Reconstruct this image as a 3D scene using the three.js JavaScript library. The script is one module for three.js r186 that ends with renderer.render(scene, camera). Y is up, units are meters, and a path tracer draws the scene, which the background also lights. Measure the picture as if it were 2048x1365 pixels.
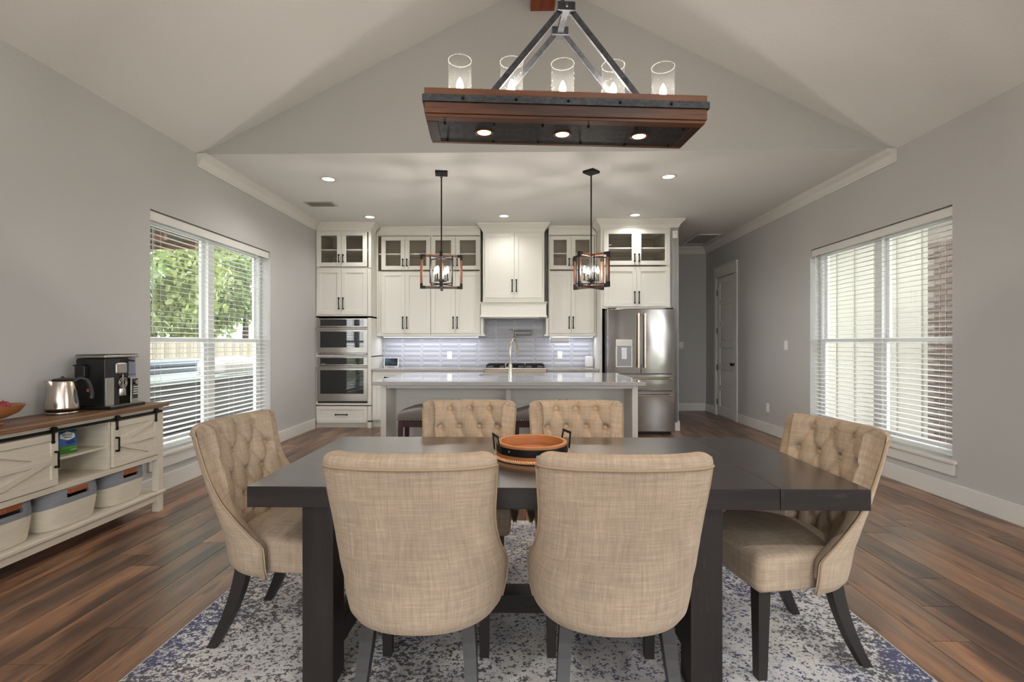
import * as THREE from 'three';
import { RoundedBoxGeometry } from 'three/addons/geometries/RoundedBoxGeometry.js';
import { mergeGeometries, mergeVertices } from 'three/addons/utils/BufferGeometryUtils.js';
import { RectAreaLightUniformsLib } from 'three/addons/lights/RectAreaLightUniformsLib.js';

// ------------------------------------------------------------------ camera, sky, sun, exposure
const scene = new THREE.Scene();
const renderer = new THREE.WebGLRenderer();
renderer.toneMapping = THREE.LinearToneMapping;
renderer.toneMappingExposure = 1.17;
renderer.shadowMap.enabled = true;
RectAreaLightUniformsLib.init();
const camera = new THREE.PerspectiveCamera(2 * Math.atan(682.5 / 1000) * 180 / Math.PI, 2048 / 1365, 0.05, 120);
camera.position.set(0, 1.28, 0);
camera.rotation.y = Math.atan(19 / 1000);
camera.setViewOffset(2048, 1365, 0, -4.5, 2048, 1365);
scene.add(camera);
scene.background = new THREE.Color(0.93, 0.97, 1.0);
scene.backgroundIntensity = 6.5;
const sun = new THREE.DirectionalLight(new THREE.Color(1.0, 0.95, 0.86), 2.5);
sun.position.set(-2, 14, -10); sun.target.position.set(0, 0, -3);
sun.castShadow = true;
Object.assign(sun.shadow.camera, { left: -22, right: 22, top: 22, bottom: -22, near: 0.5, far: 60 });
scene.add(sun, sun.target);
const CAN_CD = 4.5, LIVING_CD = 12, BULB_CD = 1.0, MINI_CD = 0.34, DOWN_CD = 1.2, STRIP = 22;

// ------------------------------------------------------------------ helpers
let seed = 20240611;
const rnd = () => { seed |= 0; seed = seed + 0x6D2B79F5 | 0; let t = Math.imul(seed ^ seed >>> 15, 1 | seed); t = t + Math.imul(t ^ t >>> 7, 61 | t) ^ t; return ((t ^ t >>> 14) >>> 0) / 4294967296; };
const rr = (a, b) => a + (b - a) * rnd();
const clamp = THREE.MathUtils.clamp, lerp = THREE.MathUtils.lerp, sst = THREE.MathUtils.smoothstep;
function hash2(x, y, s) { let h = Math.imul(x, 374761393) + Math.imul(y, 668265263) + Math.imul(s, 974634407); h = Math.imul(h ^ h >>> 13, 1274126177); return ((h ^ h >>> 16) >>> 0) / 4294967296; }
function vnoise(x, y, s = 0) { const ix = Math.floor(x), iy = Math.floor(y), fx = x - ix, fy = y - iy, u = fx * fx * (3 - 2 * fx), v = fy * fy * (3 - 2 * fy); const a = hash2(ix, iy, s), b = hash2(ix + 1, iy, s), c = hash2(ix, iy + 1, s), d = hash2(ix + 1, iy + 1, s); return a + (b - a) * u + (c - a) * v + (a - b - c + d) * u * v; }
function fbm(x, y, o = 4, s = 0) { let v = 0, a = 0.5, t = 0; for (let i = 0; i < o; i++) { v += a * vnoise(x, y, s + i * 17); t += a; a *= 0.5; x *= 2.03; y *= 2.03; } return v / t; }
function interp(tab, y) { if (y <= tab[0][0]) return tab[0][1]; for (let i = 1; i < tab.length; i++) if (y <= tab[i][0]) { const t = (y - tab[i - 1][0]) / (tab[i][0] - tab[i - 1][0]); return lerp(tab[i - 1][1], tab[i][1], t); } return tab[tab.length - 1][1]; }
const smoothTab = (pts) => { const c = new THREE.SplineCurve(pts.map(([a, b]) => new THREE.Vector2(a, b))).getPoints(60); return c.map((p) => [p.x, p.y]); };

const used = {};
function numbered(n) { const k = used[n] ?? 0; used[n] = k + 1; return k ? n + '_' + String(k).padStart(3, '0') : n; }
function thing(name, label, category, pos = [0, 0, 0], rot = 0, group) {
  const o = new THREE.Group(); o.name = numbered(name); o.position.set(...pos); o.rotation.y = rot; o.userData = { label, category };
  if (group) o.userData.group = group; scene.add(o); return o;
}
function structGroup(name, pos = [0, 0, 0]) { const o = new THREE.Group(); o.name = numbered(name); o.position.set(...pos); o.userData = { kind: 'structure' }; scene.add(o); return o; }
function part(name, geo, m, parent) { const o = new THREE.Mesh(geo, m); o.name = name; parent.add(o); return o; }         // geometry in the thing's own axes
function pa(name, geo, m, parent) {                                                                                       // geometry in world axes
  let x = 0, y = 0, z = 0; for (let p = parent; p && p !== scene; p = p.parent) { x += p.position.x; y += p.position.y; z += p.position.z; }
  geo.translate(-x, -y, -z); return part(name, geo, m, parent);
}
function struct(name, geo, m) { const o = new THREE.Mesh(geo, m); o.name = numbered(name); o.userData = { kind: 'structure' }; scene.add(o); return o; }
function copyOf(o, label, pos, rot) { const c = o.clone(); c.name = numbered(o.name.replace(/_\d{3}$/, '')); c.userData = { ...o.userData, label }; c.position.set(...pos); c.rotation.set(0, rot, 0); scene.add(c); return c; }

// uv in metres, one plane per triangle; grain = axis that u follows
function triUV(g, grain, du = 0, dv = 0) {
  if (g.index) g = g.toNonIndexed();
  const p = g.attributes.position, uv = new Float32Array(p.count * 2), a = new THREE.Vector3(), b = new THREE.Vector3(), c = new THREE.Vector3(), n = new THREE.Vector3();
  for (let i = 0; i < p.count; i += 3) {
    a.fromBufferAttribute(p, i); b.fromBufferAttribute(p, i + 1); c.fromBufferAttribute(p, i + 2);
    n.copy(b).sub(a).cross(c.clone().sub(a)); const ax = Math.abs(n.x), ay = Math.abs(n.y), az = Math.abs(n.z);
    let k = ax >= ay && ax >= az ? ['z', 'y'] : ay >= az ? ['x', 'z'] : ['x', 'y'];
    if (grain && k[1] === grain) k = [k[1], k[0]];
    [a, b, c].forEach((v, j) => { uv[(i + j) * 2] = v[k[0]] + du; uv[(i + j) * 2 + 1] = v[k[1]] + dv; });
  }
  g.setAttribute('uv', new THREE.BufferAttribute(uv, 2)); return g;
}
function clean(g) { if (g.index) g = g.toNonIndexed(); for (const k of Object.keys(g.attributes)) if (!['position', 'normal', 'uv'].includes(k)) g.deleteAttribute(k); if (!g.attributes.uv) g.setAttribute('uv', new THREE.BufferAttribute(new Float32Array(g.attributes.position.count * 2), 2)); g.groups = []; return g; }
const mg = (...gs) => mergeGeometries(gs.flat().map(clean));
function B(x0, x1, y0, y1, z0, z1, r = 0, grain, du = 0, dv = 0) {
  const w = Math.abs(x1 - x0), h = Math.abs(y1 - y0), d = Math.abs(z1 - z0), rad = Math.min(r, w * 0.45, h * 0.45, d * 0.45);
  const g = rad > 0 ? new RoundedBoxGeometry(w, h, d, 1, rad) : new THREE.BoxGeometry(w, h, d);
  g.translate((x0 + x1) / 2, (y0 + y1) / 2, (z0 + z1) / 2); return triUV(clean(g), grain, du, dv);
}
const C = (r0, r1, h, seg = 20, open = false) => new THREE.CylinderGeometry(r0, r1, h, seg, 1, open);
function cyl(ax, bx, r, seg = 12, r2 = r) {                    // rod from point a to point b
  const a = new THREE.Vector3(...ax), b = new THREE.Vector3(...bx), l = a.distanceTo(b), g = new THREE.CylinderGeometry(r2, r, l, seg);
  g.translate(0, l / 2, 0); g.applyQuaternion(new THREE.Quaternion().setFromUnitVectors(new THREE.Vector3(0, 1, 0), b.sub(a).normalize())); g.translate(...ax); return clean(g);
}
const sph = (r, x, y, z, w = 14, h = 10, sy = 1) => clean(new THREE.SphereGeometry(r, w, h).scale(1, sy, 1).translate(x, y, z));
const lathe = (pts, seg = 36) => clean(new THREE.LatheGeometry(pts.map(([x, y]) => new THREE.Vector2(x, y)), seg));
const tube = (pts, r, seg = 48, rs = 8, closed = false) => clean(new THREE.TubeGeometry(new THREE.CatmullRomCurve3(pts.map((p) => new THREE.Vector3(...p)), closed), seg, r, rs, closed));
function extrude(pts, depth, holes = [], bevel = 0) {          // polygon in xy pushed along +z
  const s = new THREE.Shape(pts.map(([x, y]) => new THREE.Vector2(x, y)));
  for (const h of holes) s.holes.push(new THREE.Path(h.map(([x, y]) => new THREE.Vector2(x, y))));
  return clean(new THREE.ExtrudeGeometry(s, { depth, bevelEnabled: bevel > 0, bevelSize: bevel, bevelThickness: bevel, bevelSegments: 1, bevelOffset: -bevel, curveSegments: 10 }));
}
function sweepBox(st) {                                        // stations {p, w (x), d (z)}: a four-sided bar with flat faces
  const pos = [], q = (a, b, c, d) => pos.push(...a, ...b, ...c, ...a, ...c, ...d);
  const ring = st.map(({ p, w, d }) => [[p[0] - w / 2, p[1], p[2] + d / 2], [p[0] + w / 2, p[1], p[2] + d / 2], [p[0] + w / 2, p[1], p[2] - d / 2], [p[0] - w / 2, p[1], p[2] - d / 2]]);
  for (let i = 0; i + 1 < ring.length; i++) for (let k = 0; k < 4; k++) { const k2 = (k + 1) % 4; q(ring[i][k], ring[i][k2], ring[i + 1][k2], ring[i + 1][k]); }
  const f = ring[0], l = ring[ring.length - 1]; q(f[3], f[2], f[1], f[0]); q(l[0], l[1], l[2], l[3]);
  const g = new THREE.BufferGeometry(); g.setAttribute('position', new THREE.Float32BufferAttribute(pos, 3)); g.computeVertexNormals(); return triUV(g, 'y');
}
function bar(a, b, w, t) {                                     // rectangular bar from a to b, width w in the plane of travel, thickness t along z
  const A = new THREE.Vector3(...a), Bv = new THREE.Vector3(...b), l = A.distanceTo(Bv), g = new RoundedBoxGeometry(l, w, t, 1, Math.min(w, t) * 0.12);
  g.applyQuaternion(new THREE.Quaternion().setFromUnitVectors(new THREE.Vector3(1, 0, 0), Bv.clone().sub(A).normalize())); g.translate((a[0] + b[0]) / 2, (a[1] + b[1]) / 2, (a[2] + b[2]) / 2); return triUV(clean(g));
}
function gridGeo(nu, nv, f, skip) {                            // f(i/nu, j/nv) -> [x,y,z,u,v]
  const pos = [], uv = [], idx = [];
  for (let j = 0; j <= nv; j++) for (let i = 0; i <= nu; i++) { const p = f(i / nu, j / nv); pos.push(p[0], p[1], p[2]); uv.push(p[3] ?? 0, p[4] ?? 0); }
  for (let j = 0; j < nv; j++) for (let i = 0; i < nu; i++) { if (skip && skip((i + 0.5) / nu, (j + 0.5) / nv)) continue; const a = j * (nu + 1) + i, b = a + 1, c = a + nu + 1, d = c + 1; idx.push(a, b, d, a, d, c); }
  const g = new THREE.BufferGeometry(); g.setAttribute('position', new THREE.Float32BufferAttribute(pos, 3)); g.setAttribute('uv', new THREE.Float32BufferAttribute(uv, 2)); g.setIndex(idx); g.computeVertexNormals(); return g;
}
function cushion(w, h, d, r, crown, n = 22) {
  let g = new THREE.BoxGeometry(w, h, d, n, Math.ceil(n / 2), n); g.deleteAttribute('uv'); g.deleteAttribute('normal'); g = mergeVertices(g, 1e-5);
  const p = g.attributes.position, v = new THREE.Vector3(), q = new THREE.Vector3();
  for (let i = 0; i < p.count; i++) {
    v.fromBufferAttribute(p, i); q.set(clamp(v.x, -w / 2 + r, w / 2 - r), clamp(v.y, -h / 2 + r, h / 2 - r), clamp(v.z, -d / 2 + r, d / 2 - r)); v.sub(q); if (v.length() > 1e-6) v.setLength(r); v.add(q);
    if (v.y > 0) v.y += crown * (1 - (2 * v.x / w) ** 2) * (1 - (2 * v.z / d) ** 2) * (v.y / (h / 2)); p.setXYZ(i, v.x, v.y, v.z);
  }
  g.computeVertexNormals(); return triUV(g);
}

// ------------------------------------------------------------------ textures and materials
function dataTex(w, h, f, srgb = true) {
  const d = new Uint8Array(w * h * 4); for (let y = 0; y < h; y++) for (let x = 0; x < w; x++) { const c = f(x, y), o = (y * w + x) * 4; d[o] = clamp(c[0], 0, 255); d[o + 1] = clamp(c[1], 0, 255); d[o + 2] = clamp(c[2], 0, 255); d[o + 3] = 255; }
  const t = new THREE.DataTexture(d, w, h); t.magFilter = THREE.LinearFilter; t.minFilter = THREE.LinearFilter; t.wrapS = t.wrapT = THREE.MirroredRepeatWrapping; if (srgb) t.colorSpace = THREE.SRGBColorSpace; t.needsUpdate = true; return t;
}
const rep = (t, u, v) => { const c = t.clone(); c.repeat.set(u, v); c.needsUpdate = true; return c; };
const mixc = (a, b, t) => [a[0] + (b[0] - a[0]) * t, a[1] + (b[1] - a[1]) * t, a[2] + (b[2] - a[2]) * t];
const M = (color, roughness = 0.6, o = {}) => new THREE.MeshPhysicalMaterial({ color, roughness, ...o });
// a wood field: u along the grain, v across, in metres
function wood(u, v, s, dark, mid, light, o = {}) {
  const warp = fbm(u * 1.1, v * 4, 3, s) * 0.06, g1 = fbm(u * 2.2, (v + warp) * 28, 4, s + 5), g2 = fbm(u * 9, v * 240, 3, s + 9), g3 = fbm(u * 1.4, v * 7, 3, s + 13);
  let c = mixc(dark, mid, sst(g1 * 0.6 + g3 * 0.5, 0.3, 0.62)); c = mixc(c, light, sst(g3 * 0.7 + g1 * 0.35, 0.52, 0.78) * (o.light ?? 0.8));
  const k = 1 + (g2 - 0.5) * (o.fine ?? 0.35); return [c[0] * k, c[1] * k, c[2] * k];
}
// floor planks: eight plank rows in one texture (2.44 m by 1.52 m)
const floorTex = dataTex(1536, 1024, (x, y) => {
  const row = Math.floor(y / 128), u = x / 1536 * 2.44, v = (y % 128) / 128 * 0.19, s = 100 + row * 31, tone = [0.95, 1.12, 0.86, 1.02, 1.18, 0.9, 1.06, 0.98][row];
  let c = wood(u, v, s, [72, 53, 44], [124, 90, 68], [154, 116, 86], { fine: 0.36 });
  const grey = sst(fbm(u * 1.6, v * 9 + row, 3, s + 50), 0.5, 0.72); c = mixc(c, [92, 80, 74], grey * 0.55);
  const knot = sst(fbm(u * 5, v * 26, 3, s + 70), 0.66, 0.8); c = mixc(c, [60, 47, 42], knot * 0.5);
  return [c[0] * tone, c[1] * tone, c[2] * tone];
});
const mPlank = M(0xffffff, 0.29, { map: rep(floorTex, 1 / 2.44, 1 / 1.52), specularIntensity: 1 });
const linenTex = dataTex(1024, 1024, (x, y) => {
  const a = vnoise(x / 1.9, y / 46, 3), b = vnoise(x / 46, y / 1.9, 7), a2 = vnoise(x / 7, y / 150, 31), b2 = vnoise(x / 150, y / 7, 37), c = fbm(x / 120, y / 120, 3, 11), k = 0.86 + 0.11 * a + 0.11 * b + 0.06 * (a2 + b2 - 1) + 0.08 * (c - 0.5);
  return [174 * k, 154 * k, 133 * k];
});
const linenBump = dataTex(512, 512, (x, y) => { const v = 128 + 50 * Math.sin(x * Math.PI / 2) * Math.sin(y * Math.PI / 2) + 90 * (vnoise(x / 3, y / 40, 3) + vnoise(x / 40, y / 3, 5) - 1); return [v, v, v]; }, false);
const mLinen = M(0xffffff, 0.92, { map: rep(linenTex, 1.3, 1.3), bumpMap: rep(linenBump, 6, 6), bumpScale: 0.0005, sheen: 0.25, sheenColor: new THREE.Color(0.75, 0.66, 0.54), sheenRoughness: 0.6 });
const mPiping = M(0xa08a70, 0.9), mButton = M(0xb79d80, 0.85);
const wallBump = dataTex(512, 512, (x, y) => { const v = 255 * fbm(x / 9, y / 9, 3, 41); return [v, v, v]; }, false);
const wallP = (c, r = 0.82) => M(c, r, { bumpMap: rep(wallBump, 1.6, 1.6), bumpScale: 0.0012 });
const mWall = wallP(0xbdbbb8), mCeil = wallP(0xe3e1dd, 0.9);
const mTrim = M(0xdedbd5, 0.42), mCab = M(0xe2ded5, 0.4), mCabIn = M(0xa79a86, 0.7), mVinyl = M(0xe8e9e8, 0.4), mBlind = M(0xeeeeea, 0.5, { transmission: 0.12, thickness: 0 });
const mBlack = M(0x17150f, 0.42, { metalness: 0.5 }), mIron = M(0x1b1a1a, 0.5, { metalness: 0.6 });
const mGlass = M(0xffffff, 0.0, { transmission: 1, thickness: 0, ior: 1.45 });
const mPlate = M(0xf0efea, 0.35), mSlot = M(0x55524c, 0.6);
const mSteel = M(0xb4aea8, 0.27, { metalness: 1 }), mSteelDark = M(0x6d6a68, 0.3, { metalness: 1 });
const mFridge = M(0x98938f, 0.11, { metalness: 1 });
const mNickel = M(0xc2bab0, 0.22, { metalness: 1 }), mChampagne = M(0xc9b8a6, 0.24, { metalness: 1 });
const mOvenGlass = M(0x0b0c0e, 0.04, { clearcoat: 1, clearcoatRoughness: 0.02 });
const quartz = dataTex(512, 512, (x, y) => { const k = 0.94 + 0.08 * fbm(x / 12, y / 12, 4, 61) + 0.05 * (vnoise(x / 1.6, y / 1.6, 62) - 0.5); return [186 * k, 183 * k, 180 * k]; });
const mQuartz = M(0xffffff, 0.08, { map: rep(quartz, 2, 2), specularIntensity: 1, clearcoat: 0.6, clearcoatRoughness: 0.03 });
const mGrout = M(0xd8d8dc, 0.8);
const mTileA = M(0xb3b4bd, 0.34, { clearcoat: 0.3, clearcoatRoughness: 0.25 }), mTileB = M(0xb9bac2, 0.34, { clearcoat: 0.3, clearcoatRoughness: 0.25 });
const espTex = dataTex(1024, 512, (x, y) => { const u = x / 1024 * 2.4, v = y / 512 * 0.6; const c = wood(u, v, 300, [35, 30, 29], [46, 39, 37], [58, 49, 46], { fine: 0.22 }); const sc = sst(fbm(x / 30, y / 9, 3, 320), 0.74, 0.82) * 0.3; return mixc(c, [95, 88, 84], sc); });
const mEspresso = M(0xe0e0e0, 0.46, { map: rep(espTex, 1 / 2.4, 1 / 0.6), specularIntensity: 0.7 });
const mTableTop = M(0xe0e0e0, 0.34, { map: rep(espTex, 1 / 2.4, 1 / 0.6), specularIntensity: 1, clearcoat: 1, clearcoatRoughness: 0.17 });
const mLeg = M(0x25211f, 0.42);
const walnutTex = dataTex(1024, 512, (x, y) => wood(x / 1024 * 1.4, y / 512 * 0.4, 400, [84, 60, 42], [124, 91, 64], [150, 113, 82], { fine: 0.3 }));
const mWalnut = M(0xffffff, 0.45, { map: rep(walnutTex, 1 / 1.4, 1 / 0.4) });
const redwoodTex = dataTex(1024, 512, (x, y) => wood(x / 1024 * 1.2, y / 512 * 0.3, 500, [60, 33, 19], [106, 62, 35], [130, 82, 47], { fine: 0.3 }));
const mRedwood = M(0xffffff, 0.42, { map: rep(redwoodTex, 1 / 1.2, 1 / 0.3) });
const acaciaTex = dataTex(512, 512, (x, y) => wood(x / 512 * 0.5, y / 512 * 0.5, 600, [122, 72, 38], [160, 100, 58], [184, 124, 78], { fine: 0.25 }));
const mAcacia = M(0xffffff, 0.42, { map: rep(acaciaTex, 2, 2) });
const metalTex = dataTex(512, 512, (x, y) => { const k = 0.7 + 0.6 * fbm(x / 30, y / 30, 4, 71); return [70 * k, 71 * k, 74 * k]; });
const mZinc = M(0xffffff, 0.48, { map: rep(metalTex, 4, 4), metalness: 0.75 });
const beigeTex = dataTex(512, 512, (x, y) => { const k = 0.96 + 0.08 * fbm(x / 200, y / 3, 3, 81); return [214 * k, 204 * k, 186 * k]; });
const mSide = M(0xffffff, 0.55, { map: rep(beigeTex, 1, 1) });
const emis = (c, i) => M(0xffffff, 0.4, { emissive: new THREE.Color(...c), emissiveIntensity: i });
const mBulb = emis([1, 0.94, 0.86], 9), mLed = emis([1, 0.98, 0.94], 5), mWarm = emis([1, 0.62, 0.3], 6), mStripGlow = emis([0.86, 0.9, 1], 3);

// ------------------------------------------------------------------ the room shell
const XL = -3.11, XR = 3.5, YC = 3.1, ZB = -4.76, ZK = -8.14, ZH = -9.55, ZR = 5.0, XM = 0.2, YR = 4.74, WT = 0.2;
const WIN = { z0: -6.13, z1: -4.13, y0: 0.33, y1: 2.41 };
// floor: each plank a board of its own; those behind the camera and under the rug in one piece
const floor = structGroup('floor');
part('subfloor', B(XL - 0.2, XR + 0.2, -0.16, -0.013, ZH - 0.2, ZR + 0.2), M(0x2a221d, 0.9), floor);
{
  const P = 0.19, x00 = 1.742 - P * 26, rest = []; let n = 0;
  const inRug = (x0, x1, z0, z1) => x0 > -1.5 && x1 < 1.54 && z0 > -3.55 && z1 < 3;
  for (let k = 0; x00 + k * P < XR; k++) {
    const x0 = Math.max(x00 + k * P, XL), x1 = Math.min(x00 + (k + 1) * P, XR); if (x1 - x0 < 0.01) continue;
    let z = ZR - hash2(k, 3, 9) * 1.22;
    for (let a = ZR, b = z; a > ZH; a = b, b = b - 1.22) {
      const z1 = a, z0 = Math.max(b, ZH); if (z1 - z0 < 0.004) continue;
      const row = Math.floor(hash2(k, Math.round(z0 * 50), 21) * 8), g = B(x0 + 0.0016, x1 - 0.0016, -0.012, 0, z0 + 0.0014, z1 - 0.0014);
      const uv = g.attributes.uv, p = g.attributes.position, off = hash2(k, Math.round(z0 * 50), 22) * 2;
      for (let i = 0; i < uv.count; i++) uv.setXY(i, p.getZ(i) + off, row * 0.19 + 0.006 + clamp((p.getX(i) - x00 - k * P) / P, 0, 1) * 0.178);
      if (z0 > -1.0 || inRug(x0, x1, z0, z1) || n >= 296) rest.push(g); else { part('plank' + (n ? '_' + String(n).padStart(3, '0') : ''), g, mPlank, floor); n++; }
    }
  }
  const r = part('plank_field', mg(rest), mPlank, floor); r.userData = { kind: 'stuff' };
}
const wallX = (x, out, pts, holes) => { const g = extrude(pts.map(([z, y]) => [-z, y]), WT, holes.map((h) => h.map(([z, y]) => [-z, y]))); g.rotateY(Math.PI / 2); g.translate(out < 0 ? x - WT : x, 0, 0); return triUV(g); };
const rect = (a0, a1, b0, b1) => [[a0, b0], [a1, b0], [a1, b1], [a0, b1]];
struct('wall_left', wallX(XL, -1, rect(ZH - WT, ZR + WT, -0.16, YC), [rect(WIN.z0, WIN.z1, WIN.y0, WIN.y1)]), mWall);
const DOOR = { z0: -9.03, z1: -8.25, y1: 2.44 };
struct('wall_right', wallX(XR, 1, rect(ZH - WT, ZR + WT, -0.16, YC), [rect(WIN.z0, WIN.z1, WIN.y0, WIN.y1), rect(DOOR.z0, DOOR.z1, 0.0, DOOR.y1), rect(-1.6, -0.1, 0.3, 2.6), rect(2.9, 3.9, 0.3, 2.6)]), mWall);
struct('wall_back', B(XL - WT, 2.3, -0.16, YC + 0.02, ZK - WT, ZK), mWall);
struct('wall_hall', mg(B(2.18, 2.3, -0.16, YC + 0.02, ZH, -7.37), B(2.18, XR + WT, -0.16, YC + 0.02, ZH - WT, ZH)), mWall);
{ // rear wall behind the camera with a wide bank of windows
  const g = extrude([[XL - WT, -0.16], [XR + WT, -0.16], [XR + WT, YC], [XM, YR], [XL - WT, YC]], WT, [rect(-2.4, 2.7, 0.25, 2.75)]); g.translate(0, 0, ZR);
  struct('wall_rear', triUV(g), mWall);
}
{ const g = extrude([[XL, YC + 0.0015], [XR, YC + 0.0015], [XM, YR]], 0.12); g.translate(0, 0, ZB - 0.12); struct('wall_gable', triUV(g), mWall); }
struct('ceiling', B(XL - 0.8, XR + 0.8, YC, YC + 0.16, ZH - 0.8, ZB - 0.001), mCeil);
for (const s of [-1, 1]) {
  const xw = s < 0 ? XL : XR, k = (YR - YC) / Math.abs(XM - xw), xo = xw + s * 0.9, yo = YC - 0.9 * k;
  const g = extrude(s < 0 ? [[XM, YR], [xo, yo], [xo, yo + 0.16], [XM, YR + 0.2]] : [[XM, YR], [XM, YR + 0.2], [xo, yo + 0.16], [xo, yo]], ZR + 0.8 - ZB + 0.12); g.translate(0, 0, ZB - 0.12);
  struct('ceiling', triUV(g), mCeil);
}
struct('trim_1', B(XM - 0.115, XM + 0.115, 4.44, YR + 0.1, ZB, ZR, 0.004, 'z'), M(0xd09a70, 0.5, { map: rep(acaciaTex, 2, 2) })).userData = { kind: 'structure', label: 'stained wooden beam along the ridge of the vault' };
// crown moulding
const CROWN = [[0, -0.125], [0.012, -0.125], [0.014, -0.11], [0.022, -0.1], [0.03, -0.085], [0.046, -0.055], [0.07, -0.034], [0.082, -0.026], [0.084, -0.014], [0.092, -0.012], [0.092, 0], [0, 0]];
function crownRun(x, s, z0, z1) { const g = extrude(CROWN.map(([a, b]) => [a, b]), z1 - z0); g.translate(0, 0, z0); if (s > 0) { g.scale(-1, 1, 1); const i = g.attributes.position; for (let k = 0; k < i.count; k += 3) for (const at of ['position', 'normal', 'uv']) { const A = g.attributes[at], w = A.itemSize; for (let c = 0; c < w; c++) { const t = A.array[(k + 1) * w + c]; A.array[(k + 1) * w + c] = A.array[(k + 2) * w + c]; A.array[(k + 2) * w + c] = t; } } } g.translate(x, YC, 0); return g; }
struct('trim_2', crownRun(XL, -1, -7.45, ZB + 0.03), mTrim);
struct('trim_3', crownRun(XR, 1, ZH, ZB + 0.03), mTrim);
{ const g = extrude(CROWN, XR - 2.3); g.rotateY(-Math.PI / 2); g.translate(XR, YC, ZH); g.computeVertexNormals(); struct('trim_4', g, mTrim); }
// baseboards
struct('baseboard_left', B(XL, XL + 0.016, 0, 0.145, -7.45, ZR, 0.004), mTrim);
struct('baseboard_right', mg(B(XR - 0.016, XR, 0, 0.145, -8.13, ZR, 0.004), B(XR - 0.016, XR, 0, 0.145, ZH, -9.15, 0.004)), mTrim);
struct('baseboard_hall', mg(B(2.3, XR - 0.016, 0, 0.145, ZH, ZH + 0.016, 0.004), B(2.3, 2.316, 0, 0.145, ZH + 0.016, -7.39, 0.004), B(2.285, 2.316, 0, 0.14, -7.39, -7.35, 0.004)), mTrim);

// windows with sash, stool and apron; s = side of the room
function makeWindow(name, s) {
  const x = s < 0 ? XL : XR, o = structGroup(name, [x, WIN.y0, (WIN.z0 + WIN.z1) / 2]), { z0, z1, y0, y1 } = WIN, zm = (z0 + z1) / 2, ym = 1.315;
  const xi = x + s * 0.12, xo = x + s * 0.19, bx = (a, b, c, d, e, f, r = 0.003) => B(Math.min(a, b), Math.max(a, b), c, d, e, f, r);
  const fr = [bx(xi, xo, y0, y0 + 0.045, z0, z1), bx(xi, xo, y1 - 0.045, y1, z0, z1), bx(xi, xo, y0, y1, z0, z0 + 0.045), bx(xi, xo, y0, y1, z1 - 0.045, z1), bx(xi - s * 0.01, xo, y0, y1, zm - 0.05, zm + 0.05)];
  pa('window_frame', mg(fr), mVinyl, o);
  for (const [a, b] of [[z0 + 0.045, zm - 0.05], [zm + 0.05, z1 - 0.045]]) {
    for (const up of [0, 1]) {
      const c = up ? ym - 0.02 : y0 + 0.045, d = up ? y1 - 0.045 : ym + 0.02, xa = up ? xi + s * 0.035 : xi + s * 0.008, xb = xa + s * 0.026, t = 0.042;
      const sh = pa('sash', mg(bx(xa, xb, c, c + t, a, b), bx(xa, xb, d - t, d, a, b), bx(xa, xb, c + t, d - t, a, a + t), bx(xa, xb, c + t, d - t, b - t, b)), mVinyl, o);
      const gx = (xa + xb) / 2; pa('pane', B(gx - 0.0005, gx + 0.0005, c + t, d - t, a + t, b - t), mGlass, sh);
    }
  }
  pa('window_sill', bx(x - s * 0.03, xi, y0 - 0.03, y0, z0 - 0.045, z1 + 0.045, 0.006), mTrim, o);
  pa('window_apron', bx(x - s * 0.016, x, y0 - 0.125, y0 - 0.03, z0 - 0.03, z1 + 0.03, 0.003), mTrim, o);
  return o;
}
makeWindow('window_1', -1); makeWindow('window_2', 1);
{ // window bank behind the camera, mirrored by the ovens and the worktop
  const o = structGroup('window_3', [0.15, 0.25, ZR]), fr = [], w = 5.1 / 3;
  fr.push(B(-2.4, 2.7, 0.25, 0.31, ZR + 0.04, ZR + 0.14), B(-2.4, 2.7, 2.69, 2.75, ZR + 0.04, ZR + 0.14)); for (let i = 0; i <= 3; i++) { const c = clamp(-2.4 + i * w, -2.37, 2.67); fr.push(B(c - 0.04, c + 0.04, 0.25, 2.75, ZR + 0.04, ZR + 0.14)); }
  pa('window_frame', mg(fr), mVinyl, o);
  for (let i = 0; i < 3; i++) pa('pane', B(-2.36 + i * w, -2.44 + (i + 1) * w, 0.31, 2.69, ZR + 0.09, ZR + 0.091), mGlass, o);
}
for (const [n, z, w] of [['window_4', -1.6, 1.5], ['window_5', 2.9, 1.0]]) {   // windows beside and behind the camera, mirrored as streaks by the refrigerator
  const o = structGroup(n, [XR + 0.03, 0.3, z + w / 2]), a = XR + 0.012, b = XR + 0.05, t = 0.025, m = z + w - 0.4, fr = [B(a, b, 0.3, 0.3 + t, z, z + w), B(a, b, 2.6 - t, 2.6, z, z + w), B(a, b, 0.3 + t, 2.6 - t, z, z + t), B(a, b, 0.3 + t, 2.6 - t, z + w - t, z + w), B(a, b, 0.3 + t, 2.6 - t, m - 0.02, m + 0.02)];
  pa('window_frame', mg(fr), mVinyl, o); for (const [p, q] of [[z + t, m - 0.02], [m + 0.02, z + w - t]]) pa('pane', B(XR + 0.02, XR + 0.021, 0.3 + t, 2.6 - t, p, q), mGlass, o);
}
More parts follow.
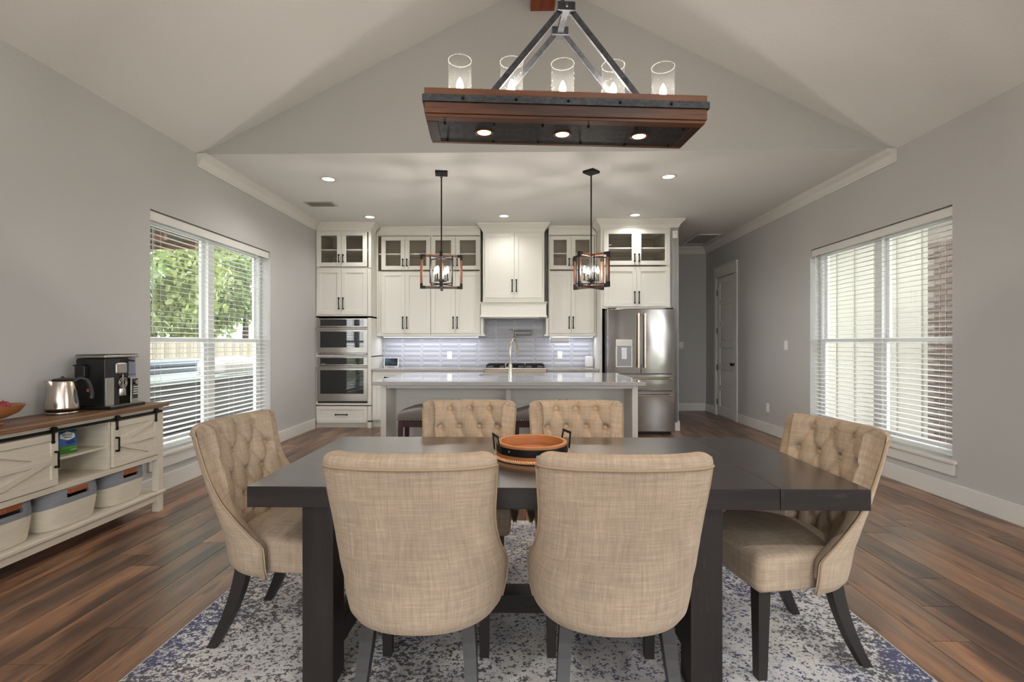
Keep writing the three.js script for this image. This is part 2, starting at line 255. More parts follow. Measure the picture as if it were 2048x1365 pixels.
// white slat blinds
function makeBlind(s, label) {
  const x = s < 0 ? XL : XR, { z0, z1, y0, y1 } = WIN, o = thing('window_blind', label, 'blind', [x + s * 0.06, y0 + 0.02, (z0 + z1) / 2]), xc = x + s * 0.062, g0 = z0 + 0.012, g1 = z1 - 0.012;
  pa('valance', mg(B(Math.min(x + s * 0.012, x + s * 0.022), Math.max(x + s * 0.012, x + s * 0.022), y1 - 0.088, y1 - 0.012, g0, g1, 0.003), B(xc - 0.025, xc + 0.025, y1 - 0.05, y1 - 0.002, g0 + 0.004, g1 - 0.004)), mTrim, o);
  const n = 42, top = y1 - 0.095, bot = y0 + 0.06, base = new RoundedBoxGeometry(0.05, 0.0028, g1 - g0 - 0.01, 1, 0.0012); base.rotateZ(s * 0.1);
  for (let i = 0; i < n; i++) { const m = part(i ? 'slat_' + String(i).padStart(3, '0') : 'slat', base, mBlind, o); m.position.set(0, lerp(top, bot, i / (n - 1)) - o.position.y, 0); }
  pa('bottom_rail', B(xc - 0.026, xc + 0.026, y0 + 0.02, y0 + 0.04, g0 + 0.004, g1 - 0.004, 0.004), mBlind, o);
  for (const f of [0.08, 0.36, 0.64, 0.92]) for (const dx of [-0.026, 0.026]) { const z = lerp(g0, g1, f); pa('ladder_cord', cyl([xc + dx, y0 + 0.03, z], [xc + dx, y1 - 0.06, z], 0.0011, 5), mBlind, o); }
  pa('tilt_wand', cyl([x + s * 0.024, 1.36, s < 0 ? g1 - 0.05 : g0 + 0.06], [x + s * 0.024, y1 - 0.09, s < 0 ? g1 - 0.05 : g0 + 0.06], 0.004, 8), M(0xd6dad6, 0.2), o);
}
makeBlind(-1, 'white slat blind over the window beside the sideboard, trees behind it');
makeBlind(1, 'white slat blind over the bright window right of the dining table');
// six-panel door in the right wall
{
  const o = structGroup('door_1', [XR, 0, (DOOR.z0 + DOOR.z1) / 2]), { z0, z1, y1 } = DOOR, gs = [B(XR + 0.026, XR + 0.05, 0.008, y1 - 0.004, z0 + 0.004, z1 - 0.004)];
  const st = 0.115, n = 6, rail = 0.1, ph = (y1 - 0.02 - 0.16 - rail * n) / n; gs.push(B(XR + 0.006, XR + 0.03, 0.008, y1 - 0.004, z0 + 0.004, z0 + st, 0.003), B(XR + 0.006, XR + 0.03, 0.008, y1 - 0.004, z1 - st, z1 - 0.004, 0.003), B(XR + 0.006, XR + 0.03, 0.008, 0.17, z0 + st, z1 - st, 0.003));
  const d = pa('door_leaf', mg(gs), mTrim, o);
  for (let i = 0; i < n; i++) { const y = 0.17 + i * (ph + rail); pa('rail', B(XR + 0.006, XR + 0.03, y + ph, Math.min(y + ph + rail, y1 - 0.004), z0 + st, z1 - st, 0.003), mTrim, d); pa('panel', B(XR + 0.013, XR + 0.027, y + 0.024, y + ph - 0.024, z0 + st + 0.024, z1 - st - 0.024, 0.006), mTrim, d); }
  const kz = z1 - 0.06; pa('door_knob', mg(cyl([XR + 0.012, 0.93, kz], [XR - 0.03, 0.93, kz], 0.011), cyl([XR + 0.012, 0.93, kz], [XR + 0.004, 0.93, kz], 0.03, 20), sph(0.027, XR - 0.04, 0.93, kz, 18, 12)), mBlack, d);
  for (const y of [0.24, 0.85, 1.5, 2.18]) pa('hinge', mg(cyl([XR + 0.004, y - 0.05, z0 + 0.002], [XR + 0.004, y + 0.05, z0 + 0.002], 0.009, 10), B(XR + 0.006, XR + 0.012, y - 0.05, y + 0.05, z0 + 0.002, z0 + 0.034)), mBlack, d);
  const cw = 0.09; pa('casing', mg(B(XR - 0.018, XR, 0, y1, z0 - cw, z0 - 0.004, 0.003), B(XR - 0.018, XR, 0, y1, z1 + 0.004, z1 + cw, 0.003), B(XR - 0.02, XR, y1 + 0.02, y1 + 0.165, z0 - cw, z1 + cw, 0.002), B(XR - 0.032, XR, y1, y1 + 0.02, z0 - cw - 0.014, z1 + cw + 0.014, 0.004), B(XR - 0.04, XR, y1 + 0.165, y1 + 0.19, z0 - cw - 0.02, z1 + cw + 0.02, 0.005)), mTrim, o);
  pa('jamb', mg(B(XR + 0.05, XR + WT - 0.01, 0, y1, z0, z0 + 0.02), B(XR + 0.05, XR + WT - 0.01, 0, y1, z1 - 0.02, z1), B(XR + 0.1, XR + WT - 0.01, 0, y1, z0, z1)), mTrim, o);
}

// ------------------------------------------------------------------ rug
{
  const RW = 3.07, RD = 2.44, TW = 1536, TH = 1220;
  const tex = dataTex(TW, TH, (x, y) => {
    const u = x / TW * RW, v = y / TH * RD, big = fbm(u * 1.3 + 4, v * 1.3, 4, 800), mid = fbm(u * 5, v * 5, 3, 810), blk = Math.floor(u * 7.3 + 0.4 * vnoise(u * 9, v * 9, 815)), blv = hash2(blk, Math.floor(v * 5.2 + (blk % 2) * 0.5 + 0.4 * vnoise(u * 9, v * 9, 816)), 817);
    const sp = fbm(u * 60, v * 78, 3, 820), sp2 = fbm(u * 170, v * 190, 2, 830);
    const dens = clamp((big - 0.32) * 1.7 + (mid - 0.5) * 0.9 + (blv - 0.62) * 0.3, 0, 1);
    let c = mixc([214, 211, 208], [184, 180, 180], sst(mid, 0.35, 0.7)); c = mixc(c, [220, 215, 204], 0.5 * sst(blv, 0.6, 0.9));
    const ink = sst(sp * 0.52 + sp2 * 0.48, 0.55 - dens * 0.24, 0.66 - dens * 0.18), blue = sst(fbm(u * 2.2, v * 2.2, 3, 840), 0.42, 0.6);
    c = mixc(c, mixc([72, 70, 75], [62, 66, 100], blue), ink * 0.88);
    const k = 0.94 + 0.12 * vnoise(x / 1.2, y / 1.2, 850); return [c[0] * k, c[1] * k, c[2] * k];
  });
  const bump = dataTex(512, 512, (x, y) => { const v = 255 * (0.6 * vnoise(x / 1.6, y / 1.6, 860) + 0.4 * vnoise(x / 6, y / 6, 861)); return [v, v, v]; }, false);
  const o = thing('area_rug', 'distressed ivory and navy rug under the dining table', 'rug', [0.025, 0, -2.36]);
  const g = B(-RW / 2, RW / 2, 0.0005, 0.009, -RD / 2, RD / 2, 0.003), p = g.attributes.position, uv = g.attributes.uv; for (let i = 0; i < uv.count; i++) uv.setXY(i, p.getX(i) / RW + 0.5, p.getZ(i) / RD + 0.5);
  part('pile', g, M(0xffffff, 0.95, { map: tex, bumpMap: rep(bump, 7, 6), bumpScale: 0.002 }), o);
  const e = RW / 2, f = RD / 2, r = 0.0045; part('binding', mg(cyl([-e, 0.005, -f], [e, 0.005, -f], r, 6), cyl([-e, 0.005, f], [e, 0.005, f], r, 6), cyl([-e, 0.005, -f], [-e, 0.005, f], r, 6), cyl([e, 0.005, -f], [e, 0.005, f], r, 6)), M(0xc9c5c0, 0.9), o);
}
const RUG = 0.0095;
// ------------------------------------------------------------------ dining table
{
  const x0 = -0.994, xs = 0.918, x1 = 1.236, zf = -1.79, zb = -2.76, yt = 0.762, th = 0.076, o = thing('dining_table', 'dark espresso wooden dining table with square legs and an end leaf', 'table', [0.1, RUG, -2.275]);
  const twoFinish = (g) => { const n = g.attributes.normal, top = [], rest = []; for (let i = 0; i < n.count; i += 3) (n.getY(i) > 0.9 && n.getY(i + 1) > 0.9 && n.getY(i + 2) > 0.9 ? top : rest).push(i, i + 1, i + 2); g.setIndex([...top, ...rest]); g.clearGroups(); g.addGroup(0, top.length, 0); g.addGroup(top.length, rest.length, 1); return g; };   // polished top, satin edges
  pa('tabletop', twoFinish(B(x0, xs - 0.0008, yt - th, yt, zb, zf, 0.0025, 'x')), [mTableTop, mEspresso], o);
  pa('leaf', twoFinish(B(xs + 0.0008, x1, yt - th, yt, zb, zf, 0.0025, 'x', 0.7, 0.3)), [mTableTop, mEspresso], o);
  const lx = [[-0.805, -0.69], [0.612, 0.727]], lz = [[-1.935, -1.82], [-2.73, -2.615]];
  for (const [a, b] of lx) for (const [c, d] of lz) pa('leg', mg(B(a, b, RUG, yt - th, c, d, 0.003, 'y', a * 3, c)), mEspresso, o);
  for (const [a, b] of lx) pa('side_stretcher', B(a + 0.025, b - 0.025, 0.075, 0.165, lz[1][1], lz[0][0], 0.003, 'z'), mEspresso, o);
  pa('long_stretcher', B(lx[0][1] - 0.025, lx[1][0] + 0.025, 0.08, 0.16, -2.33, -2.22, 0.003, 'x'), mEspresso, o);
  for (const [a, b] of lx) pa('top_rail', B(a + 0.02, b - 0.02, yt - th - 0.07, yt - th, lz[1][1], lz[0][0], 0.002, 'z'), mEspresso, o);
}
// ------------------------------------------------------------------ tufted dining chairs
function makeChair(label, pos, rot) {
  const o = thing('dining_chair', label, 'chair', pos, rot, 'beige tufted dining chairs around the table');
  const yb = 0.335, yt = 0.936, tF = smoothTab([[0.335, 0.0], [0.44, 0.002], [0.475, -0.012], [0.52, -0.07], [0.57, -0.135], [0.63, -0.2], [0.71, -0.252], [0.81, -0.287], [0.9, -0.308], [0.97, -0.318]]), tB = smoothTab([[0.335, -0.276], [0.45, -0.292], [0.6, -0.318], [0.8, -0.37], [0.97, -0.412]]), tW = smoothTab([[0.335, 0.27], [0.42, 0.288], [0.5, 0.288], [0.6, 0.268], [0.7, 0.257], [0.8, 0.261], [0.97, 0.273]]);
  const E2 = 2 / 2.25, outer = (s, y) => { const a = Math.abs(s) * Math.PI / 2, F = interp(tF, y), Bk = interp(tB, y), W = interp(tW, y); return [W * Math.sign(s) * Math.pow(Math.sin(a), E2), Bk + (F - Bk) * (1 - Math.pow(Math.max(0, Math.cos(a)), E2))]; };
  const nrm = (s, y) => { const d = 0.012, p = outer(clamp(s - d, -1, 1), y), q = outer(clamp(s + d, -1, 1), y), tx = q[0] - p[0], tz = q[1] - p[1], l = Math.hypot(tx, tz) || 1; return [-tz / l, tx / l]; };   // points into the seat
  const topDrop = (s) => 0.016 * Math.pow(clamp((Math.abs(s) - 0.9) / 0.1, 0, 1), 2.2);
  // rows of buttons
  const buttons = []; [[0.886, [-0.122, 0, 0.122]], [0.784, [-0.182, -0.061, 0.061, 0.182]], [0.684, [-0.122, 0, 0.122]], [0.586, [-0.182, -0.061, 0.061, 0.182]], [0.5, [-0.122, 0, 0.122]]].forEach(([y, xs]) => xs.forEach((x) => buttons.push([x, y])));
  const segs = []; for (let i = 0; i < buttons.length; i++) for (let j = i + 1; j < buttons.length; j++) { const d = Math.hypot(buttons[i][0] - buttons[j][0], buttons[i][1] - buttons[j][1]); if (d < 0.135 && Math.abs(buttons[i][1] - buttons[j][1]) > 0.05) segs.push([buttons[i], buttons[j]]); }
  for (const [x, y] of buttons) { if (y > 0.87) segs.push([[x, y], [x, 0.93]]); if (Math.abs(x) > 0.15) segs.push([[x, y], [Math.sign(x) * 0.25, y + 0.004]]); }
  const tuft = (x, y) => {
    let t = 0; for (const [bx, by] of buttons) { const r2 = (x - bx) ** 2 + (y - by) ** 2; if (r2 < 0.006) t = Math.max(t, 0.022 * Math.exp(-r2 / (2 * 0.014 ** 2)) + 0.008 * Math.exp(-r2 / (2 * 0.034 ** 2))); }
    let d = 1; for (const [p, q] of segs) { const dx = q[0] - p[0], dy = q[1] - p[1], k = clamp(((x - p[0]) * dx + (y - p[1]) * dy) / (dx * dx + dy * dy), 0, 1); d = Math.min(d, Math.hypot(x - p[0] - k * dx, y - p[1] - k * dy)); }
    return t + 0.0062 * Math.exp(-d / 0.0055) + 0.004 * Math.exp(-((d / 0.026) ** 2));
  };
  const thick = (s, y) => { const e = clamp((Math.abs(s) - 0.86) / 0.14, 0, 1); return (0.085 - 0.03 * sst(Math.abs(s), 0.35, 0.9) * sst(0.75 - y, -0.1, 0.2)) * Math.sqrt(Math.max(0, 1 - e * e)); };
  const y0 = 0.4, rT = 0.034, NV = 108;
  const pad = gridGeo(132, NV, (i, j) => {
    const s = Math.sin((i * 2 - 1) * Math.PI / 2) * 0.35 + (i * 2 - 1) * 0.65, yc = yt - rT - topDrop(s), vI = 0.8;
    let y, t; if (j <= vI) { y = lerp(y0, yc, j / vI); t = thick(s, y); const p0 = outer(s, y); t -= tuft(p0[0], y) * clamp(t / 0.06, 0, 1); }
    else if (j < 0.96) { const ph = (j - vI) / (0.96 - vI) * Math.PI, T = thick(s, yc), p0 = outer(s, yc), tt = T - tuft(p0[0], yc) * clamp(T / 0.06, 0, 1) * Math.max(0, Math.cos(ph)); y = yc + rT * Math.sin(ph); t = tt / 2 + tt / 2 * Math.cos(ph) - 0.004 * Math.sin(ph / 2) ** 2; }
    else { const k = (j - 0.96) / 0.04; y = yc - 0.012 * k; t = -0.004; }
    const p = outer(s, Math.min(y, 0.97)), n = nrm(s, Math.min(y, 0.97)); return [p[0] + n[0] * t, y, p[1] + n[1] * t, s * 0.33 + 0.384, j * 0.72 + 0.02];
  });
  const back = part('backrest', pad, mLinen, o);
  const ySeam = (s) => yt - rT - 0.006 - topDrop(s);
  const shell = gridGeo(72, 30, (i, j) => { const s = i * 2 - 1, y = lerp(yb, ySeam(s), j), p = outer(s, y), n = nrm(s, y), t = -0.003 - 0.006 * Math.sin(Math.PI * i) * Math.sin(Math.PI * j); const under = j === 0 ? 0.012 : 0; return [p[0] + n[0] * (t + under), y - (j === 0 ? 0.004 : 0), p[1] + n[1] * (t + under), s * 0.36 + 0.384, y - 0.3]; });
  { const ix = shell.index.array, f = new Uint32Array(ix.length); for (let i = 0; i < ix.length; i += 3) { f[i] = ix[i]; f[i + 1] = ix[i + 2]; f[i + 2] = ix[i + 1]; } shell.setIndex(new THREE.BufferAttribute(f, 1)); shell.computeVertexNormals(); }
  part('back_panel', shell, mLinen, o);
  // piping along the edge of the back panel
  const path = [], off = (s, y, t) => { const p = outer(s, y), n = nrm(s, y); return [p[0] + n[0] * t, y, p[1] + n[1] * t]; };
  for (let k = 0; k <= 26; k++) path.push(off(-0.985, lerp(yb, ySeam(-0.985), k / 26), -0.005));
  for (let k = 1; k < 40; k++) { const s = lerp(-0.985, 0.985, k / 40); path.push(off(s, ySeam(s), -0.005)); }
  for (let k = 26; k >= 0; k--) path.push(off(0.985, lerp(yb, ySeam(0.985), k / 26), -0.005));
  part('piping', tube(path, 0.0048, 190, 6), mPiping, o);
  const bg = clean(new THREE.SphereGeometry(0.0135, 14, 8).scale(1, 1, 0.55));
  for (const [x, y] of buttons) {
    if (y < 0.55) continue; let s = 0; for (let k = 0; k < 40; k++) { const lo = outer(s, y)[0]; s += (x - lo) * 1.2; } s = clamp(s, -0.95, 0.95);
    const n = nrm(s, y), t = thick(s, y) - tuft(x, y) + 0.007, p = outer(s, y), b = part('button', bg, mButton, back); b.position.set(p[0] + n[0] * t, y, p[1] + n[1] * t); b.rotation.y = Math.atan2(n[0], n[1]);
  }
  const sg = cushion(0.53, 0.142, 0.46, 0.028, 0.02); { const p = sg.attributes.position; for (let i = 0; i < p.count; i++) { const z = p.getZ(i) - 0.018, lim = z < 0 ? 0.262 * Math.sqrt(Math.max(0.02, 1 - (z / 0.262) ** 2)) - 0.012 : 0.252; p.setX(i, p.getX(i) * Math.min(1, lim / 0.265)); } sg.computeVertexNormals(); }
  sg.translate(0, 0.41, -0.018); part('seat', clean(cushionNormals(sg)), mLinen, o);
  for (const s of [-1, 1]) {
    part('leg', sweepBox([{ p: [s * 0.196, 0.352, 0.165], w: 0.05, d: 0.05 }, { p: [s * 0.197, 0, 0.168], w: 0.036, d: 0.036 }]), mLeg, o);
    const st = []; for (let k = 0; k <= 8; k++) { const q = k / 8; st.push({ p: [s * (0.165 + 0.03 * q), 0.365 * (1 - q), -0.165 - 0.035 * q - 0.09 * q * q], w: 0.045 - 0.008 * q, d: 0.058 - 0.02 * q }); } part('leg', sweepBox(st), mLeg, o);
  }
  return o;
}
function cushionNormals(g) { const t = g.clone(); t.deleteAttribute('uv'); t.deleteAttribute('normal'); const m = mergeVertices(t, 1e-5); m.computeVertexNormals(); const k = m.toNonIndexed(); g.setAttribute('normal', k.attributes.normal); return g; }
const chair0 = makeChair('beige tufted chair with its back to us, left of the tray', [-0.347, RUG, -1.865], Math.PI);
copyOf(chair0, 'beige tufted chair with its back to us, right of the tray', [0.318, RUG, -1.868], Math.PI);
copyOf(chair0, 'beige tufted chair across the table, left of the tray, facing us before the island', [-0.305, RUG, -2.6], 0);
copyOf(chair0, 'beige tufted chair across the table, right of the tray, facing us before the island', [0.32, RUG, -2.6], 0.01);
copyOf(chair0, 'beige tufted chair at the table end beside the sideboard and window', [-0.985, RUG, -2.24], 84.5 * Math.PI / 180);
copyOf(chair0, 'beige tufted chair at the leaf end of the table, beside the right window', [1.035, RUG, -2.14], -79.6 * Math.PI / 180);
// ------------------------------------------------------------------ tray on a woven mat
{
  const cx = 0.048, cz = -2.29, y = 0.762, mat = thing('rattan_placemat', 'round woven rattan placemat under the wooden tray', 'placemat', [cx + 0.005, y, cz]), mR = M(0xd9a87c, 0.7);
  part('mat', lathe([[0, 0.0005], [0.168, 0.0005], [0.168, 0.006], [0, 0.007]], 48), mR, mat);
  for (let k = 0; k < 2; k++) { const pts = []; for (let i = 0; i < 260; i++) { const a = i / 260 * Math.PI * 2, w = a * 48 + k * Math.PI; pts.push([(0.172 + 0.004 * Math.cos(w)) * Math.cos(a), 0.0085 + 0.004 * Math.sin(w), (0.172 + 0.004 * Math.cos(w)) * Math.sin(a)]); } part('braid', tube(pts, 0.004, 520, 5, true), mR, mat); }
  const o = thing('serving_tray', 'round acacia wood tray with black metal band and handles on the table', 'tray', [cx, y + 0.0075, cz], 0.35);
  const body = lathe([[0, 0], [0.158, 0], [0.16, 0.003], [0.16, 0.062], [0.157, 0.066], [0.146, 0.066], [0.143, 0.062], [0.143, 0.016], [0.14, 0.013], [0, 0.012]], 56); part('tray_body', triUV(body), mAcacia, o);
  part('band', lathe([[0.1605, 0.022], [0.163, 0.022], [0.163, 0.054], [0.1605, 0.054], [0.1605, 0.022]], 56), mIron, o);
  for (let k = 0; k < 6; k++) { const a = k * Math.PI / 3 + 0.5; part('rivet', sph(0.004, 0.1635 * Math.cos(a), 0.04, 0.1635 * Math.sin(a), 8, 6), M(0x9a9690, 0.3, { metalness: 1 }), o); }
  for (const s of [-1, 1]) { const h = (a, b) => bar(a, b, 0.012, 0.004), x = 0.1655 * s, g = [[[x, 0.03, -0.045], [x * 1.06, 0.098, -0.038]], [[x, 0.03, 0.045], [x * 1.06, 0.098, 0.038]], [[x * 1.06, 0.098, -0.041], [x * 1.06, 0.098, 0.041]]].map(([a, b]) => { const A = new THREE.Vector3(...a), Bv = new THREE.Vector3(...b), l = A.distanceTo(Bv), q = new THREE.BoxGeometry(0.004, l + 0.004, 0.012); const d = Bv.clone().sub(A).normalize(), m = new THREE.Matrix4().makeBasis(new THREE.Vector3().crossVectors(d, Math.abs(d.z) > 0.9 ? new THREE.Vector3(0, 1, 0) : new THREE.Vector3(0, 0, 1)).normalize(), d, new THREE.Vector3()); const xAx = new THREE.Vector3().setFromMatrixColumn(m, 0), zAx = new THREE.Vector3().crossVectors(xAx, d); m.makeBasis(xAx, d, zAx); q.applyMatrix4(m); q.translate(...A.add(Bv).multiplyScalar(0.5).toArray()); return clean(q); }); part('handle', mg(g), mIron, o); }
}
// ------------------------------------------------------------------ sideboard and what stands on and in it
{
  const xf = -2.752, xb = XL + 0.012, z0 = -3.79, z1 = -2.43, o = thing('sideboard', 'cream sideboard with sliding barn doors and a walnut top', 'sideboard', [(xf + xb) / 2, 0, (z0 + z1) / 2]);
  pa('top', B(xb, xf + 0.028, 0.796, 0.825, z0 - 0.03, z1 + 0.03, 0.006, 'z'), mWalnut, o);
  for (const x of [xf - 0.05, xb + 0.05]) for (const z of [z0 + 0.025, z1 - 0.025]) pa('leg', mg(B(x - (x < -2.9 ? 0.05 : 0), x + (x < -2.9 ? 0 : 0.05), 0, 0.796, z - 0.025, z + 0.025, 0.002)), mSide, o);
  pa('carcass', mg(B(xb + 0.006, xf - 0.012, 0.415, 0.432, z0 + 0.01, z1 - 0.01), B(xb, xb + 0.008, 0.42, 0.796, z0, z1), B(xb, xf - 0.01, 0.415, 0.796, z0 + 0.005, z0 + 0.022), B(xb, xf - 0.01, 0.415, 0.796, z1 - 0.022, z1 - 0.005), B(xf - 0.03, xf - 0.004, 0.752, 0.796, z0 + 0.05, z1 - 0.05), B(xf - 0.03, xf - 0.004, 0.4, 0.434, z0 + 0.05, z1 - 0.05, 0.002), B(xb, xf - 0.016, 0.432, 0.796, -3.315, -3.298), B(xb, xf - 0.016, 0.432, 0.796, -2.935, -2.918)), mSide, o);
  pa('shelf', B(xb + 0.008, xf - 0.03, 0.575, 0.59, -3.298, -2.935, 0.002), mSide, o);
  pa('lower_shelf', mg(B(xb, xf + 0.012, 0.135, 0.16, z0 - 0.015, z1 + 0.015, 0.006), B(xf - 0.03, xf - 0.008, 0.085, 0.135, z0 + 0.05, z1 - 0.05, 0.002)), mSide, o);
  pa('rail', B(xf + 0.004, xf + 0.01, 0.756, 0.774, z0 + 0.02, z1 - 0.02, 0.001), mBlack, o);
  for (const [a, b, ap] of [[-3.74, -3.318, 1], [-2.915, -2.485, -1]]) {
    const x = xf, y0 = 0.44, y1 = 0.748, w = 0.04, gs = [B(x - 0.016, x - 0.009, y0, y1, a, b)], f = (p, q, r, s) => gs.push(B(x - 0.01, x + 0.004, p, q, r, s, 0.001));
    f(y0, y0 + w, a, b); f(y1 - w, y1, a, b); f(y0 + w, y1 - w, a, a + w); f(y0 + w, y1 - w, b - w, b); const ym = (y0 + y1) / 2; f(ym - w / 2, ym + w / 2, a + w, b - w);
    const zi = ap > 0 ? b - w : a + w, zo = ap > 0 ? a + w : b - w; for (const s of [-1, 1]) { const g = bar([0, 0, 0], [Math.hypot(zo - zi, (y1 - y0) / 2 - w * 1.0), 0, 0], 0.034, 0.013); g.rotateZ(Math.atan2(s * ((y1 - y0) / 2 - w * 1.0), Math.abs(zo - zi))); if (ap > 0) g.rotateY(Math.PI / 2); else g.rotateY(-Math.PI / 2); g.translate(x - 0.0035, ym, zi); gs.push(g); }
    const d = pa('barn_door', mg(gs), mSide, o), hz = ap > 0 ? b - 0.02 : a + 0.02;
    pa('handle', mg(B(x + 0.022, x + 0.03, 0.545, 0.645, hz - 0.006, hz + 0.006, 0.003), B(x + 0.003, x + 0.026, 0.545, 0.557, hz - 0.006, hz + 0.006), B(x + 0.003, x + 0.026, 0.633, 0.645, hz - 0.006, hz + 0.006)), mBlack, d);
    for (const z of [a + 0.035, b - 0.025]) pa('hanger', mg(cyl([x + 0.004, 0.772, z], [x + 0.02, 0.772, z], 0.018, 18), B(x + 0.0035, x + 0.012, 0.7, 0.775, z - 0.008, z + 0.008, 0.002), cyl([x + 0.0035, 0.7, z], [x + 0.0115, 0.7, z], 0.011, 6)), mBlack, d);
  }
  // rope baskets
  const mRope = M(0xd8cfbd, 0.9), mRopeG = M(0x8b8d92, 0.9), mLeather = M(0x9a5532, 0.55);
  const basket = (label, zc, w, d, h, xc) => {
    const b = thing('rope_basket', label, 'basket', [xc, 0.1605, zc], 0, 'rope baskets on the lower shelf'), n = 26, sq = (a, rx, rz) => { const c = Math.cos(a), s = Math.sin(a), e = 0.62; return [rx * Math.sign(c) * Math.pow(Math.abs(c), e), rz * Math.sign(s) * Math.pow(Math.abs(s), e)]; };
    const ring = (y, in_) => { const k = 0.86 + 0.2 * Math.pow(clamp(y / h, 0, 1), 0.5) - 0.06 * sst(y / h, 0.7, 1); return [d / 2 * k - in_, w / 2 * k - in_]; };
    const wallG = (v0, v1, out) => gridGeo(96, Math.round((v1 - v0) * n * 5), (i, j) => { const a = i * Math.PI * 2, y = lerp(v0, v1, j) * h, co = Math.abs(Math.sin(y / h * n * Math.PI)), [rx, rz] = ring(y, out ? -0.0035 * co : 0.007), p = sq(out ? -a : a, rx, rz); const sag = 0.02 * (y / h) * Math.cos(2 * a) * 0.6; return [p[0], y + sag, p[1], i, y]; }, (i, j) => { const v = lerp(v0, v1, j), a = ((out ? 1 - i : i) % 1 + 1) % 1, da = Math.min(Math.abs(a - 0), Math.abs(a - 1)); return da < 0.035 && v > 0.76 && v < 0.88; });
    part('body', mg(wallG(0, 0.62, true)), mRope, b); part('top_band', mg(wallG(0.62, 1, true)), mRopeG, b); part('lining', mg(wallG(0.02, 1, false)), mRopeG, b);
    part('base', clean(gridGeo(48, 2, (i, j) => { const [rx, rz] = ring(0, 0), p = sq(i * Math.PI * 2, rx * j, rz * j); return [p[0], 0.001, p[1]]; })), mRope, b);
    const [rx] = ring(h, 0), hx = rx + 0.001, rim = []; for (let i = 0; i < 64; i++) { const a = i / 64 * Math.PI * 2, [ax, az] = ring(h, 0.002), p = sq(a, ax, az); rim.push([p[0], h + 0.02 * 0.6 * Math.cos(2 * a), p[1]]); } part('rim', tube(rim, 0.005, 128, 6, true), mRopeG, b);
    const hw = w * 0.17, hy = h * 0.96 + 0.012; part('handle', mg(B(hx - 0.008, hx + 0.007, hy - 0.026, hy + 0.008, -hw, hw, 0.005)), mLeather, b);
    for (const s of [-1, 1]) part('rivet', sph(0.0045, hx + 0.008, hy - 0.01, s * hw * 0.72, 8, 6), M(0xc79a4a, 0.3, { metalness: 1 }), b);
  };
  basket('rope basket with grey band and leather handle, nearest and cut by the frame', -2.665, 0.33, 0.27, 0.225, -2.912);
  basket('widest rope basket with grey band, middle of the three on the lower shelf', -3.06, 0.4, 0.285, 0.222, -2.905);
  basket('rope basket with grey band beside the far sideboard leg', -3.495, 0.35, 0.27, 0.218, -2.91);
}
{ // printed bag in the open compartment
  const cv = document.createElement('canvas'); cv.width = 256; cv.height = 256; const c = cv.getContext('2d');
  c.fillStyle = '#27546f'; c.fillRect(0, 0, 256, 256); c.fillStyle = '#3f7c1f'; c.fillRect(0, 176, 256, 80); c.fillStyle = '#57992c'; c.fillRect(60, 186, 170, 18); c.fillStyle = '#2f5aa8'; c.fillRect(20, 110, 216, 66);
  c.fillStyle = '#22326f'; c.beginPath(); c.moveTo(90, 120); c.lineTo(200, 112); c.lineTo(214, 150); c.lineTo(150, 160); c.lineTo(112, 156); c.fill(); c.fillStyle = '#dfe6e2'; c.beginPath(); c.moveTo(46, 52); c.lineTo(128, 24); c.lineTo(212, 52); c.lineTo(212, 92); c.lineTo(128, 114); c.lineTo(46, 92); c.fill();
  c.fillStyle = '#4a5340'; for (const [x, y, w, h] of [[76, 48, 7, 26], [86, 48, 14, 6], [92, 52, 6, 22], [106, 48, 6, 26], [112, 68, 12, 6], [130, 46, 7, 28], [142, 58, 10, 6], [152, 46, 7, 28], [166, 50, 16, 6], [170, 56, 7, 18], [84, 82, 88, 9]]) c.fillRect(x, y, w, h); c.fillStyle = '#d7e6c0'; for (const [x, w] of [[150, 16], [170, 30], [206, 22]]) c.fillRect(x, 216, w, 8);
  const t = new THREE.CanvasTexture(cv); t.colorSpace = THREE.SRGBColorSpace;
  const o = thing('snack_bag', 'blue and green printed bag in the sideboard compartment', 'bag', [-2.86, 0.591, -3.085], -0.4), w = 0.125, h = 0.15;
  const f = (sgn) => gridGeo(16, 18, (i, j) => { const x = (i - 0.5) * w * (1 - 0.1 * j * j), bulge = 0.032 * Math.pow(Math.sin(Math.PI * i), 0.5) * Math.pow(Math.max(0, 1 - Math.pow(Math.abs(j - 0.12) / 0.88, 2.4)), 0.6); return [sgn * bulge, j * h, -x * sgn, sgn > 0 ? i : 1 - i, j]; });
  part('pouch', mg(f(1), f(-1)), M(0xffffff, 0.35, { map: t }), o);
}
